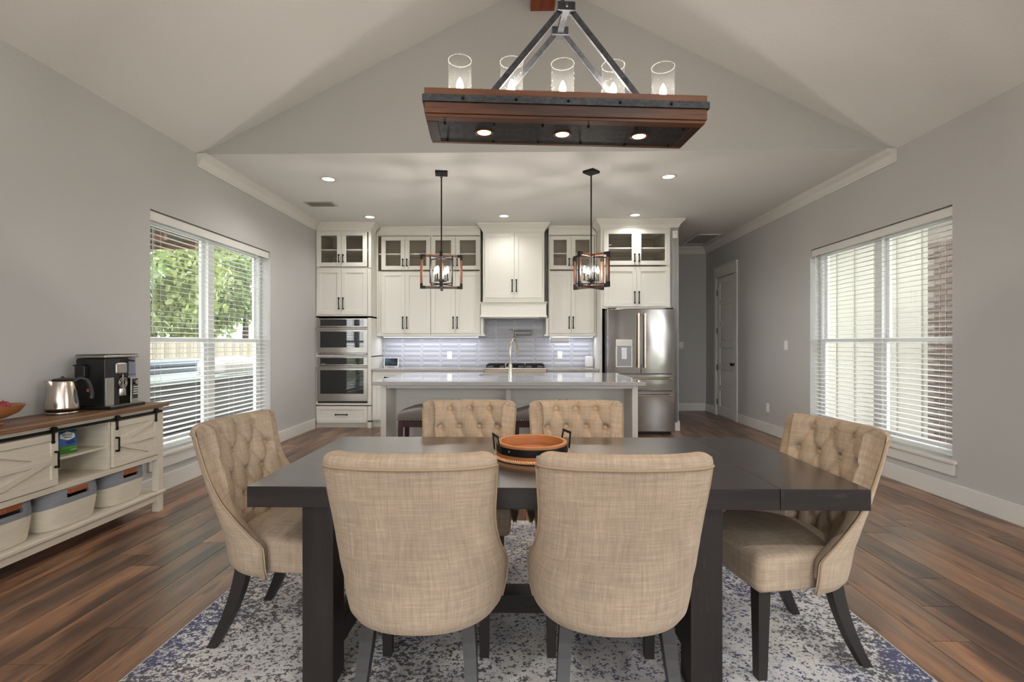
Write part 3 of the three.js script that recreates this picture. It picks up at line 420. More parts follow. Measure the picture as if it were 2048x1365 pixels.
{ // kettle
  const o = thing('electric_kettle', 'brushed steel electric kettle with black handle on the sideboard', 'kettle', [-2.965, 0.8255, -3.175], -0.62);
  part('power_base', lathe([[0, 0], [0.082, 0], [0.086, 0.004], [0.086, 0.014], [0.08, 0.018], [0, 0.018]], 40), mSteel, o);
  part('gasket', lathe([[0, 0.018], [0.081, 0.018], [0.081, 0.025], [0, 0.025]], 40), mBlack, o);
  part('kettle_body', lathe([[0, 0.025], [0.086, 0.025], [0.087, 0.04], [0.082, 0.1], [0.07, 0.17], [0.062, 0.205], [0.058, 0.212], [0, 0.213]], 48), M(0xcbbeb2, 0.24, { metalness: 1 }), o);
  part('lid', mg(lathe([[0, 0.213], [0.056, 0.213], [0.05, 0.224], [0.02, 0.23], [0, 0.231]], 36), sph(0.01, 0, 0.232, 0)), M(0x222122, 0.35), o);
  const sp = gridGeo(12, 6, (i, j) => { const a = (i - 0.5) * 1.5, k = 0.03 * j * Math.cos(a * 1.6), r = lerp(0.072, 0.061, j) + Math.max(0, k); return [-r * Math.sin(a) * 0.9 * (1 - 0.25 * j), lerp(0.155, 0.212, j), r * Math.cos(a)]; }); const spm = part('spout', clean(sp), M(0xcbbeb2, 0.24, { metalness: 1, side: THREE.DoubleSide }), o); spm.rotation.y = -0.1;
  part('handle', mg(tube([[0, 0.2, -0.05], [0, 0.222, -0.085], [0, 0.212, -0.118], [0, 0.16, -0.142], [0, 0.1, -0.15], [0, 0.085, -0.146]], 0.013, 40, 10)), M(0x2c2a2a, 0.35), o);
  const gw = gridGeo(10, 18, (i, j) => { const y = lerp(0.06, 0.165, j), hw = 0.019 * Math.sin(Math.PI * Math.pow(j, 0.75)), r = lerp(0.0855, 0.0715, j) + 0.002, a = (i * 2 - 1) * hw / r; return [r * Math.cos(a), y, -r * Math.sin(a)]; }); const win = part('level_window', clean(gw), M(0x3c4540, 0.08, { clearcoat: 1 }), o); win.rotation.y = 0.75;
  part('switch', B(-0.006, 0.006, 0.13, 0.15, -0.135, -0.12, 0.003), M(0x7c2f28, 0.4), o);
}
{ // coffee maker
  const o = thing('coffee_maker', 'black and steel coffee maker with frothing arm on the sideboard', 'coffee maker', [-2.93, 0.8255, -3.5], 0.03), mB = M(0x191817, 0.32), mSt = M(0xb6b1aa, 0.3, { metalness: 1 });
  part('base_tray', mg(B(-0.115, 0.135, 0, 0.02, -0.17, 0.155, 0.005)), mB, o); part('drip_rim', B(0.02, 0.13, 0.0195, 0.024, -0.165, 0.15, 0.002), M(0x8d8b88, 0.35, { metalness: 1 }), o);
  part('housing', mg(B(-0.11, 0.09, 0.02, 0.35, 0.02, 0.15, 0.008), B(-0.11, 0.0, 0.02, 0.35, -0.12, 0.03, 0.006), B(-0.02, 0.085, 0.215, 0.35, -0.075, 0.04, 0.008)), mB, o);
  part('lid', mg(B(-0.115, 0.095, 0.352, 0.372, -0.16, 0.155, 0.007)), mSt, o); part('lid_top', B(-0.11, 0.09, 0.371, 0.377, -0.155, 0.15, 0.002), M(0x3c352f, 0.5), o);
  part('steel_side', B(0.086, 0.093, 0.025, 0.215, 0.075, 0.148, 0.002), mSt, o);
  part('back_plate', B(-0.004, 0.006, 0.025, 0.21, -0.07, 0.07, 0.002), M(0x8f877c, 0.25, { metalness: 1 }), o);
  part('brew_head', B(0.02, 0.098, 0.235, 0.318, -0.045, 0.06, 0.014), mSt, o);
  const ringPts = []; for (let i = 0; i < 28; i++) { const a = i / 28 * Math.PI * 2; ringPts.push([0.1, 0.175 + 0.036 * Math.cos(a), 0.005 + 0.036 * Math.sin(a)]); } const rg = [tube(ringPts, 0.0035, 56, 6, true)]; { const q = ringPts.map(([x, y, z]) => [x, 0.175 + (y - 0.175) * 0.62, 0.005 + (z - 0.005) * 0.62]); rg.push(tube(q, 0.0028, 56, 6, true)); for (let k = 0; k < 10; k++) { const a = k / 10 * Math.PI * 2; rg.push(cyl([0.1, 0.175 + 0.022 * Math.cos(a), 0.005 + 0.022 * Math.sin(a)], [0.1, 0.175 + 0.036 * Math.cos(a), 0.005 + 0.036 * Math.sin(a)], 0.0022, 6)); } rg.push(cyl([0.1, 0.139, 0.005], [0.1, 0.235, 0.005], 0.003, 6)); }
  part('frother_whisk', mg(rg), mSt, o); part('frother_cup', mg(lathe([[0.014, 0.082], [0.03, 0.084], [0.024, 0.135], [0.02, 0.135]], 20)).translate(0.085, 0, 0.002), mSt, o);
  part('frother_arm', mg(cyl([0.08, 0.15, -0.048], [0.08, 0.21, -0.048], 0.009), cyl([0.08, 0.1, -0.048], [0.08, 0.15, -0.048], 0.005)), mB, o);
  part('water_tank', mg(B(-0.1, 0.075, 0.21, 0.35, -0.158, -0.08, 0.008)), M(0xcfcfe0, 0.1, { transmission: 0.75, thickness: 0 }), o);
  part('tank_base', B(-0.1, 0.075, 0.2, 0.232, -0.157, -0.078, 0.004), M(0x8988a0, 0.2), o);
  const cp = part('control_panel', B(-0.1, 0.09, 0.022, 0.205, -0.157, -0.085, 0.006), mSt, o);
  part('panel_face', B(0.088, 0.0925, 0.05, 0.195, -0.15, -0.098, 0.002), M(0x24221f, 0.25), cp); part('dial', mg(cyl([0.092, 0.17, -0.124], [0.104, 0.17, -0.124], 0.015, 20)), mSt, cp);
  for (let k = 0; k < 4; k++) part('key', B(0.092, 0.0945, 0.132 - k * 0.017, 0.141 - k * 0.017, -0.145, -0.103, 0.001), M(0xc9c6c0, 0.4), cp);
  part('side_pod', mg(B(-0.09, -0.02, 0.225, 0.305, 0.15, 0.185, 0.006), B(-0.095, -0.03, 0.3, 0.31, 0.15, 0.19, 0.002)), mB, o);
  part('lever', mg(bar([0.05, 0.34, -0.07], [0.115, 0.325, -0.085], 0.012, 0.02)), mB, o);
}
{ // bowl with fruit, cut by the frame
  const o = thing('pedestal_bowl', 'wooden footed bowl at the near end of the sideboard', 'bowl', [-2.925, 0.8255, -2.7]);
  part('bowl', triUV(lathe([[0, 0], [0.052, 0], [0.054, 0.006], [0.024, 0.014], [0.02, 0.028], [0.06, 0.038], [0.115, 0.068], [0.142, 0.108], [0.139, 0.11], [0.11, 0.076], [0.055, 0.048], [0, 0.044]], 44)), M(0xffffff, 0.4, { map: rep(acaciaTex, 3, 3) }), o);
  const fr = (x, y, z, r, lab, col) => { const f = thing('apple', lab, 'fruit', [-2.925 + x, 0.8255 + y - r, -2.7 + z], 0, 'red fruit in the footed bowl'); part('flesh', lathe([[0, 0.16 * r], [0.3 * r, 0.03 * r], [0.7 * r, 0.25 * r], [0.97 * r, 0.85 * r], [0.93 * r, 1.3 * r], [0.6 * r, 1.82 * r], [0.3 * r, 1.86 * r], [0, 1.66 * r]], 24), M(col, 0.35), f); part('stem', cyl([0, 1.66 * r, 0], [0.1 * r, 2.1 * r, 0], 0.0018, 6), M(0x4a3420, 0.8), f); };
  fr(0.02, 0.098, -0.045, 0.036, 'red apple in the footed bowl, nearer the kettle', 0x8e2b2f); fr(-0.02, 0.1, 0.045, 0.036, 'red apple in the footed bowl, farther from the kettle', 0x9c3431);
}
// ------------------------------------------------------------------ kitchen cabinets
function pull(x, y, z, len, vertical = true) {               // black bar pull, its face towards +z
  const e = len / 2, a = vertical ? [x, y - e, z + 0.028] : [x - e, y, z + 0.028], b = vertical ? [x, y + e, z + 0.028] : [x + e, y, z + 0.028];
  return mg(cyl(a, b, 0.0075, 8), ...[a, b].map((p) => mg(cyl([p[0], p[1], z], [p[0], p[1], z + 0.032], 0.01, 10), sph(0.0125, p[0], p[1], z + 0.029, 10, 8))));
}
function shaker(o, x0, x1, y0, y1, z, { glass = false, hand = 0, hy = 0, hl = 0.16, hor = false, name = 'door', st = 0.062 } = {}) {   // z = front plane of the carcass
  const g = 0.0015, a = x0 + g, b = x1 - g, c = y0 + g, d = y1 - g, f = z + 0.02, gs = [B(a, b, c, c + st, z, f, 0.002), B(a, b, d - st, d, z, f, 0.002), B(a, a + st, c + st, d - st, z, f, 0.002), B(b - st, b, c + st, d - st, z, f, 0.002)];
  if (!glass) gs.push(B(a + st - 0.002, b - st + 0.002, c + st - 0.002, d - st + 0.002, z + 0.001, z + 0.009)); else { const t = 0.006; gs.push(B(a + st, a + st + t, c + st, d - st, z + 0.004, z + 0.014), B(b - st - t, b - st, c + st, d - st, z + 0.004, z + 0.014)); }
  const door = pa(name, mg(gs), mCab, o);
  if (glass) pa('glass_pane', B(a + st, b - st, c + st, d - st, z + 0.008, z + 0.009), mGlass, door);
  if (hor) pa('handle', pull((x0 + x1) / 2, (y0 + y1) / 2, f, hl, false), mBlack, door); else if (hand) pa('handle', pull(hand > 0 ? b - 0.03 : a + 0.03, hy, f, hl), mBlack, door);
  return door;
}
// crown round three sides of a cabinet top
function crownU(x0, x1, zf, zb, yTop, h = 0.1, out = 0.075, sides = [1, 1]) {
  const prof = [[0, -h], [0.008, -h], [0.012, -h * 0.86], [out * 0.3, -h * 0.62], [out * 0.72, -h * 0.3], [out * 0.9, -h * 0.22], [out * 0.92, -h * 0.1], [out, -h * 0.09], [out, 0], [0, 0]], pos = [], q = (a, b, c, d) => pos.push(...a, ...b, ...c, ...a, ...c, ...d);
  const ring = prof.map(([w, y]) => [[x0 - w * sides[0], yTop + y, zb], [x0 - w * sides[0], yTop + y, zf + w], [x1 + w * sides[1], yTop + y, zf + w], [x1 + w * sides[1], yTop + y, zb]]);
  for (let i = 0; i + 1 < ring.length; i++) for (let k = 0; k < 3; k++) q(ring[i][k], ring[i][k + 1], ring[i + 1][k + 1], ring[i + 1][k]);
  for (const k of [0, 3]) for (let i = 1; i + 1 < ring.length; i++) k ? pos.push(...ring[0][k], ...ring[i][k], ...ring[i + 1][k]) : pos.push(...ring[0][k], ...ring[i + 1][k], ...ring[i][k]);
  const g = new THREE.BufferGeometry(); g.setAttribute('position', new THREE.Float32BufferAttribute(pos, 3)); g.computeVertexNormals(); return clean(g);
}
// carcass with an open upper compartment behind glass: y0..yg closed, yg..y1 open
function carcass(o, x0, x1, y0, yg, y1, zf, zb, fr = 0.04, frB = 0.02) {
  const t = 0.018; pa('carcass', mg(B(x0, x1, y0, yg, zb, zf - 0.019), B(x0, x0 + t, yg, y1, zb, zf - 0.019), B(x1 - t, x1, yg, y1, zb, zf - 0.019), B(x0, x1, y1 - t, y1, zb, zf - 0.019)), mCab, o);
  pa('interior', mg(B(x0 + t, x1 - t, yg, y1 - t, zb, zb + 0.008), B(x0 + t, x0 + t + 0.002, yg, y1 - t, zb + 0.008, zf - 0.02), B(x1 - t - 0.002, x1 - t, yg, y1 - t, zb + 0.008, zf - 0.02), B(x0 + t, x1 - t, yg, yg + 0.003, zb, zf - 0.02)), mCabIn, o);
  pa('face_frame', mg(B(x0, x0 + fr, y0, y1, zf - 0.019, zf, 0.001), B(x1 - fr, x1, y0, y1, zf - 0.019, zf, 0.001), B(x0 + fr, x1 - fr, y1 - fr, y1, zf - 0.019, zf), B(x0 + fr, x1 - fr, y0, y0 + frB, zf - 0.019, zf)), mCab, o);
  pa('shelf', B(x0 + t + 0.002, x1 - t - 0.002, (yg + y1) / 2 - 0.02, (yg + y1) / 2, zb + 0.01, zf - 0.05), mCab, o);
}
const ZT = ZK + 0.009;   // face of the tile field
{ // tall oven cabinet
  const x0 = XL + 0.002, x1 = -2.272, zf = -7.51, zb = ZK, o = thing('oven_cabinet', 'tall white cabinet around the wall ovens, glass doors on top', 'cabinet', [(x0 + x1) / 2, 0, (zf + zb) / 2]);
  const s = 0.02; pa('carcass', mg(B(x0, x0 + s, 0, 2.41, zb, zf - 0.019), B(x1 - s, x1, 0, 2.41, zb, zf - 0.019), B(x0, x1, 0.09, 0.11, zb, zf), B(x0, x1, 0.33, 0.345, zb, zf), B(x0, x1, 1.07, 1.085, zb, zf - 0.02), B(x0, x1, 1.665, 1.69, zb, zf), B(x0 + s, x1 - s, 1.69, 2.41, zb, zf - 0.02), B(x0 + s, x1 - s, 0.11, 0.33, zb, zf - 0.02)), mCab, o);
  pa('face_frame', mg(B(x0, x0 + 0.035, 0.09, 2.42, zf - 0.019, zf), B(x1 - 0.052, x1, 0, 2.42, zf - 0.019, zf), B(x0 + 0.03, x1 - 0.05, 1.665, 1.715, zf - 0.019, zf), B(x0 + 0.03, x1 - 0.05, 1.085, 1.1, zf - 0.019, zf), B(x0 + 0.03, x1 - 0.05, 0.33, 0.375, zf - 0.019, zf), B(x0 + 0.03, x1 - 0.05, 0.06, 0.075, zf - 0.019, zf)), mCab, o);
  pa('toe_kick', B(x0, x1 - 0.05, 0, 0.062, zb, zf - 0.045), mCab, o);
  const up = [x0, x1, 2.405, 2.41, 3.0]; carcass(o, up[0], up[1], 2.41, 2.425, 3.0, zf, zb);
  const xm = -2.717, a = x0 + 0.012, b = -2.326;
  shaker(o, a, xm, 2.437, 2.968, zf, { glass: true, hand: 1, hy: 2.56, hl: 0.1 }); shaker(o, xm, b, 2.437, 2.968, zf, { glass: true, hand: -1, hy: 2.56, hl: 0.1 });
  shaker(o, a, xm, 1.712, 2.408, zf, { hand: 1, hy: 1.88 }); shaker(o, xm, b, 1.712, 2.408, zf, { hand: -1, hy: 1.88 });
  shaker(o, a, b, 0.078, 0.332, zf, { hor: true, name: 'drawer', st: 0.055, hl: 0.17 });
  pa('crown', crownU(x0, x1, zf + 0.001, -7.725, YC - 0.002, 0.115, 0.09, [0, 1]), mCab, o);
  // ovens
  const oven = (label, y0, y1, yp, name) => {
    const w0 = -3.09, w1 = -2.322, z = zf + 0.002, v = thing(name, label, 'oven', [(w0 + w1) / 2, y0, zf - 0.2]);
    pa('oven_body', B(w0 + 0.03, w1 - 0.03, y0 + 0.012, y1 - 0.012, zf - 0.45, z - 0.012), mSteelDark, v);
    const cpn = pa('control_panel', B(w0, w1, yp, y1, z - 0.015, z + 0.022, 0.003), mSteel, v); pa('display', B(w0 + 0.055, w1 - 0.055, yp + 0.016, y1 - 0.016, z + 0.02, z + 0.0235, 0.001), mOvenGlass, cpn);
    const d = pa('oven_door', mg(B(w0, w1, y0 + 0.024, yp - 0.008, z - 0.012, z + 0.024, 0.004)), mSteel, v);
    pa('door_glass', B(w0 + 0.055, w1 - 0.055, y0 + 0.024 + (yp - y0) * 0.2, yp - 0.008 - (name === 'wall_oven' ? 0.062 : 0.06), z + 0.021, z + 0.0255, 0.001), mOvenGlass, d);
    const hy = yp - 0.03; pa('handle', mg(cyl([w0 - 0.005, hy, z + 0.062], [w1 + 0.005, hy, z + 0.062], 0.0095, 12), B(w0 + 0.03, w0 + 0.05, hy - 0.008, hy + 0.008, z + 0.02, z + 0.062), B(w1 - 0.05, w1 - 0.03, hy - 0.008, hy + 0.008, z + 0.02, z + 0.062)), mNickel, d);
    pa('vent_trim', B(w0 + 0.01, w1 - 0.01, y0, y0 + 0.02, z - 0.012, z + 0.012, 0.002), name === 'wall_oven' ? M(0x1b1a19, 0.5) : mSteel, v);
    if (name === 'wall_oven') pa('badge', B(w0 + 0.07, w0 + 0.13, yp + 0.022, yp + 0.03, z + 0.0232, z + 0.0242), M(0xbdbab4, 0.3, { metalness: 1 }), cpn);
  };
  oven('stainless microwave oven built in above the larger oven', 1.108, 1.655, 1.525, 'microwave_oven');
  oven('large stainless wall oven below the microwave, above a drawer', 0.38, 1.075, 0.945, 'wall_oven');
}
function upper(label, x0, x1, xm, zf, fillL = 0, fillR = 0, hideHandles) {
  const o = thing('upper_cabinet', label, 'cabinet', [(x0 + x1) / 2, 1.39, (zf + ZK) / 2]);
  carcass(o, x0 - fillL, x1 + fillR, 1.392, 2.41, 2.985, zf, ZK, 0.02, 0.045);
  for (const [a, b, h] of [[x0, xm, 1], [xm, x1, -1]]) { shaker(o, a, b, 2.427, 2.952, zf, { glass: true, hand: h, hy: 2.54, hl: 0.1 }); shaker(o, a, b, 1.432, 2.398, zf, { hand: h, hy: 1.6, hl: 0.17 }); }
  pa('crown', crownU(x0 - fillL, x1 + fillR, zf + 0.001, ZK, YC - 0.002, 0.12, 0.07, [0, 0]), mCab, o);
  pa('light_rail', B(x0 - fillL, x1 + fillR, 1.392, 1.43, zf - 0.0, zf + 0.012, 0.003), mCab, o);
  return o;
}
const ZU = -7.8;
upper('white upper cabinet with glass tops next to the oven tower', -2.195, -1.42, -1.82, ZU, 0.075, 0.002);
upper('white upper cabinet with glass tops between its twin and the hood', -1.414, -0.644, -1.032, ZU, 0.002, 0.006);
upper('narrow white upper cabinet with glass tops between hood and refrigerator', 0.43, 1.13, 0.77, ZU, 0.008, 0.03);
{ // hood cabinet
  const x0 = -0.585, x1 = 0.345, zf = -7.58, o = thing('range_hood', 'white range hood cabinet with two tall doors and a moulded mantel', 'range hood', [-0.12, 1.67, (zf + ZK) / 2]);
  pa('carcass', B(x0, x1, 1.9, 2.985, ZK, zf, 0.001), mCab, o);
  shaker(o, -0.556, -0.11, 1.966, 2.955, zf, { hand: 1, hy: 2.15, hl: 0.17 }); shaker(o, -0.11, 0.313, 1.966, 2.955, zf, { hand: -1, hy: 2.15, hl: 0.17 });
  pa('crown', crownU(x0, x1, zf + 0.001, -7.725, YC - 0.002, 0.125, 0.085), mCab, o);
  pa('mantel', mg(B(x0 - 0.03, x1 + 0.03, 1.7, 1.88, ZK, zf + 0.03, 0.002), crownU(x0 - 0.03, x1 + 0.03, zf + 0.03, ZK, 1.905, 0.03, 0.022), B(x0 - 0.05, x1 + 0.05, 1.672, 1.684, ZK, zf + 0.05, 0.004), B(x0 - 0.04, x1 + 0.04, 1.684, 1.702, ZK, zf + 0.04, 0.004)), mCab, o);
  for (const [a, b, f] of [[-0.634, -0.56, 1], [0.35, 0.418, -1]]) { const pts = f > 0 ? [[a, 1.672], [a, 1.392], [b, 1.392], [b, 1.4], [b - 0.03, 1.43], [b - 0.035, 1.5], [b - 0.035, 1.672]] : [[b, 1.672], [a + 0.032, 1.672], [a + 0.032, 1.5], [a + 0.027, 1.43], [a, 1.4], [a, 1.392], [b, 1.392]]; const g = extrude(pts, 0.34); g.translate(0, 0, ZK + 0.026); pa('side_bracket', triUV(g), mCab, o); }
  pa('vent_insert', mg(B(-0.5, 0.26, 1.664, 1.672, ZK + 0.06, zf - 0.05, 0.002)), mSteel, o);
}
{ // cabinet over and round the refrigerator
  const x0 = 1.165, x1 = 2.2, zf = -7.37, o = thing('refrigerator_cabinet', 'white cabinet over the refrigerator with glass top doors and side panels', 'cabinet', [1.73, 0, (zf + ZK) / 2]);
  pa('side_panel', B(x0, x0 + 0.02, 0, 2.99, ZK + 0.001, zf, 0.001), mCab, o); pa('side_panel', B(2.156, 2.296, 0, 2.99, zf - 0.0195, zf, 0.001), mCab, o); pa('side_panel', B(2.156, 2.179, 0, 2.99, ZK + 0.001, zf - 0.0205), mCab, o);
  carcass(o, x0 + 0.0205, 2.1545, 1.79, 2.41, 2.985, zf, ZK + 0.001, 0.035);
  shaker(o, 1.208, 1.685, 2.425, 2.948, zf, { glass: true, hand: 1, hy: 2.53, hl: 0.1 }); shaker(o, 1.685, 2.17, 2.425, 2.948, zf, { glass: true, hand: -1, hy: 2.53, hl: 0.1 });
  shaker(o, 1.208, 1.685, 1.815, 2.398, zf, { hand: 1, hy: 1.95 }); shaker(o, 1.685, 2.17, 1.815, 2.398, zf, { hand: -1, hy: 1.95 });
  pa('crown', crownU(x0, 2.298, zf + 0.001, -7.725, YC - 0.002, 0.12, 0.085), mCab, o);
  pa('plinth', B(2.17, 2.3, 0, 0.12, zf, zf + 0.014, 0.003), mCab, o);
}
function base(label, x0, x1, split) {
  const zf = -7.56, o = thing('base_cabinet', label, 'cabinet', [(x0 + x1) / 2, 0, (zf + ZK) / 2]); pa('carcass', B(x0, x1, 0.1, 0.866, ZK + 0.025, zf), mCab, o); pa('toe_kick', B(x0, x1, 0, 0.1, ZK + 0.025, zf - 0.06), mCab, o);
  for (let i = 0; i < split; i++) { const a = lerp(x0, x1, i / split) + 0.012, b = lerp(x0, x1, (i + 1) / split) - 0.012; shaker(o, a, b, 0.68, 0.845, zf, { hor: true, name: 'drawer', st: 0.045 }); shaker(o, a, b, 0.12, 0.665, zf, { hand: i % 2 ? -1 : 1, hy: 0.55 }); }
}
base('white base cabinet under the worktop between oven tower and range', -2.27, -0.57, 3);
base('white base cabinet under the worktop between range and refrigerator', 0.385, 1.163, 2);
{ const o = thing('worktop', 'grey quartz worktop along the tiled wall, left of the range', 'countertop', [-1.42, 0.868, -7.8]); pa('slab', B(-2.27, -0.562, 0.868, 0.9, ZK + 0.001, -7.49, 0.003), mQuartz, o); }
{ const o = thing('worktop', 'short grey quartz worktop between range and refrigerator', 'countertop', [0.77, 0.868, -7.8]); pa('slab', B(0.378, 1.163, 0.868, 0.9, ZK + 0.001, -7.49, 0.003), mQuartz, o); }
{ // tile field
  const o = thing('tile_backsplash', 'glossy grey tile wall behind the range and worktops', 'backsplash', [-0.53, 0.9, ZK]), P = 0.305, R = 0.0765, t = 0.007;
  pa('grout_bed', mg(B(-2.268, 1.16, 0.902, 1.389, ZK + 0.001, ZK + 0.004), B(-0.555, 0.345, 1.389, 1.668, ZK + 0.001, ZK + 0.004)), mGrout, o);
  const tileG = (w, h) => { const a = w / 2, b = h / 2, r = Math.max(0.01, a - b * 1.1), e = 0.002, zr = 0.012, v = { A: [-a, -b, e], B: [a, -b, e], C: [a, b, e], D: [-a, b, e], E: [-r, 0, zr], F: [r, 0, zr], a0: [-a, -b, 0], b0: [a, -b, 0], c0: [a, b, 0], d0: [-a, b, 0] }, pos = [], tr = (...k) => pos.push(...k.flatMap((n) => v[n])); tr('A', 'B', 'F'); tr('A', 'F', 'E'); tr('D', 'E', 'F'); tr('D', 'F', 'C'); tr('A', 'E', 'D'); tr('B', 'C', 'F'); for (const [p, q] of [['a0', 'A'], ['b0', 'B'], ['c0', 'C'], ['d0', 'D']].map((x, i, l) => [x, l[(i + 1) % 4]])) { tr(p[0], q[0], q[1]); tr(p[0], q[1], p[1]); } const g = new THREE.BufferGeometry(); g.setAttribute('position', new THREE.Float32BufferAttribute(pos, 3)); g.computeVertexNormals(); return clean(g); };
  const cache = {}; let n = 0; const x00 = -1.932 - P;
  const put = (xa, xb, ya, yb2, i, j) => { const w = xb - xa - 0.003, h = yb2 - ya - 0.003; if (w < 0.02 || h < 0.015) return; const k = w.toFixed(3) + h.toFixed(3); cache[k] ??= tileG(w, h); const m = part(n ? 'tile_' + String(n).padStart(3, '0') : 'tile', cache[k], hash2(i, j, 5) > 0.5 ? mTileA : mTileB, o); n++; m.position.set((xa + xb) / 2 - o.position.x, (ya + yb2) / 2 - o.position.y, 0.004); };
  for (let i = -1; i < 13; i++) for (let j = 0; j < 11; j++) { const xa = Math.max(-2.268, x00 + i * P), xb = Math.min(1.16, x00 + (i + 1) * P); if (j < 7) put(xa, xb, 0.902 + j * R, Math.min(0.902 + (j + 1) * R, 1.388), i, j); else { const c = Math.max(xa, -0.555), d = Math.min(xb, 0.345), ya = 1.389 + (j - 7) * 0.069; if (d > c) put(c, d, ya, ya + 0.069, i, j); } }
}
// under-cabinet light strips
for (const [x0, x1, lab] of [[-2.2, -0.68, 'slim light strip under the upper cabinets left of the hood'], [0.47, 1.13, 'slim light strip under the upper cabinet right of the hood']]) {
  const o = thing('light_strip', lab, 'light', [(x0 + x1) / 2, 1.374, -7.93]); pa('housing', B(x0, x1, 1.378, 1.391, -7.95, -7.91), mPlate, o); pa('diffuser_light', B(x0 + 0.005, x1 - 0.005, 1.3745, 1.378, -7.945, -7.915), mStripGlow, o);
  const L = new THREE.RectAreaLight(new THREE.Color(0.86, 0.9, 1), STRIP, x1 - x0, 0.03); L.position.set(0, -0.002, 0); L.rotation.x = -Math.PI / 2; o.add(L);
}
{ // rangetop
  const x0 = -0.558, x1 = 0.374, zf = -7.44, o = thing('rangetop', 'stainless gas rangetop with black grates and knobs', 'rangetop', [-0.092, 0.74, -7.75]);
  pa('body', mg(B(x0, x1, 0.76, 0.905, -8.1, zf - 0.02, 0.004), B(x0, x1, 0.885, 0.912, -8.1, zf, 0.008)), mSteel, o);
  pa('front_panel', B(x0 + 0.004, x1 - 0.004, 0.76, 0.884, zf - 0.022, zf - 0.012, 0.002), M(0xb9a48f, 0.22, { metalness: 1 }), o);
  for (let i = 0; i < 6; i++) { const x = x0 + 0.09 + i * 0.15; pa('knob', mg(cyl([x, 0.81, zf - 0.012], [x, 0.81, zf + 0.025], 0.021, 18, 0.017), cyl([x, 0.81, zf - 0.012], [x, 0.81, zf - 0.006], 0.028, 18)), mNickel, o); }
  for (let i = 0; i < 3; i++) { const a = x0 + 0.03 + i * 0.295, b = a + 0.28, gs = []; for (const z of [-8.06, -7.92, -7.78, -7.64, -7.52]) gs.push(B(a, b, 0.94, 0.958, z - 0.007, z + 0.007, 0.003)); for (const x of [a + 0.006, (a + b) / 2, b - 0.006]) gs.push(B(x - 0.007, x + 0.007, 0.94, 0.956, -8.06, -7.52, 0.003)); for (const x of [a + 0.006, b - 0.006]) for (const z of [-8.05, -7.53]) gs.push(B(x - 0.008, x + 0.008, 0.912, 0.945, z - 0.008, z + 0.008)); pa('grate', mg(gs), mIron, o); for (const z of [-7.92, -7.65]) pa('burner', mg(cyl([(a + b) / 2, 0.912, z], [(a + b) / 2, 0.928, z], 0.045, 20), cyl([(a + b) / 2, 0.928, z], [(a + b) / 2, 0.936, z], 0.036, 20)), mIron, o); }
}
{ // pot filler
  const o = thing('pot_filler', 'folding bronze pot filler on the tiles above the range', 'tap', [-0.13, 1.36, ZT]), m = M(0x7a7169, 0.28, { metalness: 1 }), x = -0.13, z = ZT + 0.012;
  pa('wall_mount', mg(cyl([x, 1.4, z - 0.004], [x, 1.4, z + 0.012], 0.032, 20), cyl([x, 1.4, z], [x, 1.4, z + 0.06], 0.012), cyl([x, 1.37, z + 0.06], [x, 1.5, z + 0.06], 0.014)), m, o);
  pa('arm', mg(cyl([x, 1.485, z + 0.06], [x + 0.3, 1.485, z + 0.06], 0.0105), cyl([x + 0.3, 1.41, z + 0.06], [x + 0.3, 1.5, z + 0.06], 0.013), cyl([x + 0.3, 1.42, z + 0.06], [x + 0.03, 1.42, z + 0.085], 0.0105)), m, o);
  pa('spout', mg(cyl([x + 0.03, 1.435, z + 0.085], [x + 0.03, 1.345, z + 0.085], 0.012)), m, o); pa('lever', mg(cyl([x - 0.06, 1.497, z + 0.06], [x, 1.497, z + 0.06], 0.006)), m, o);
}
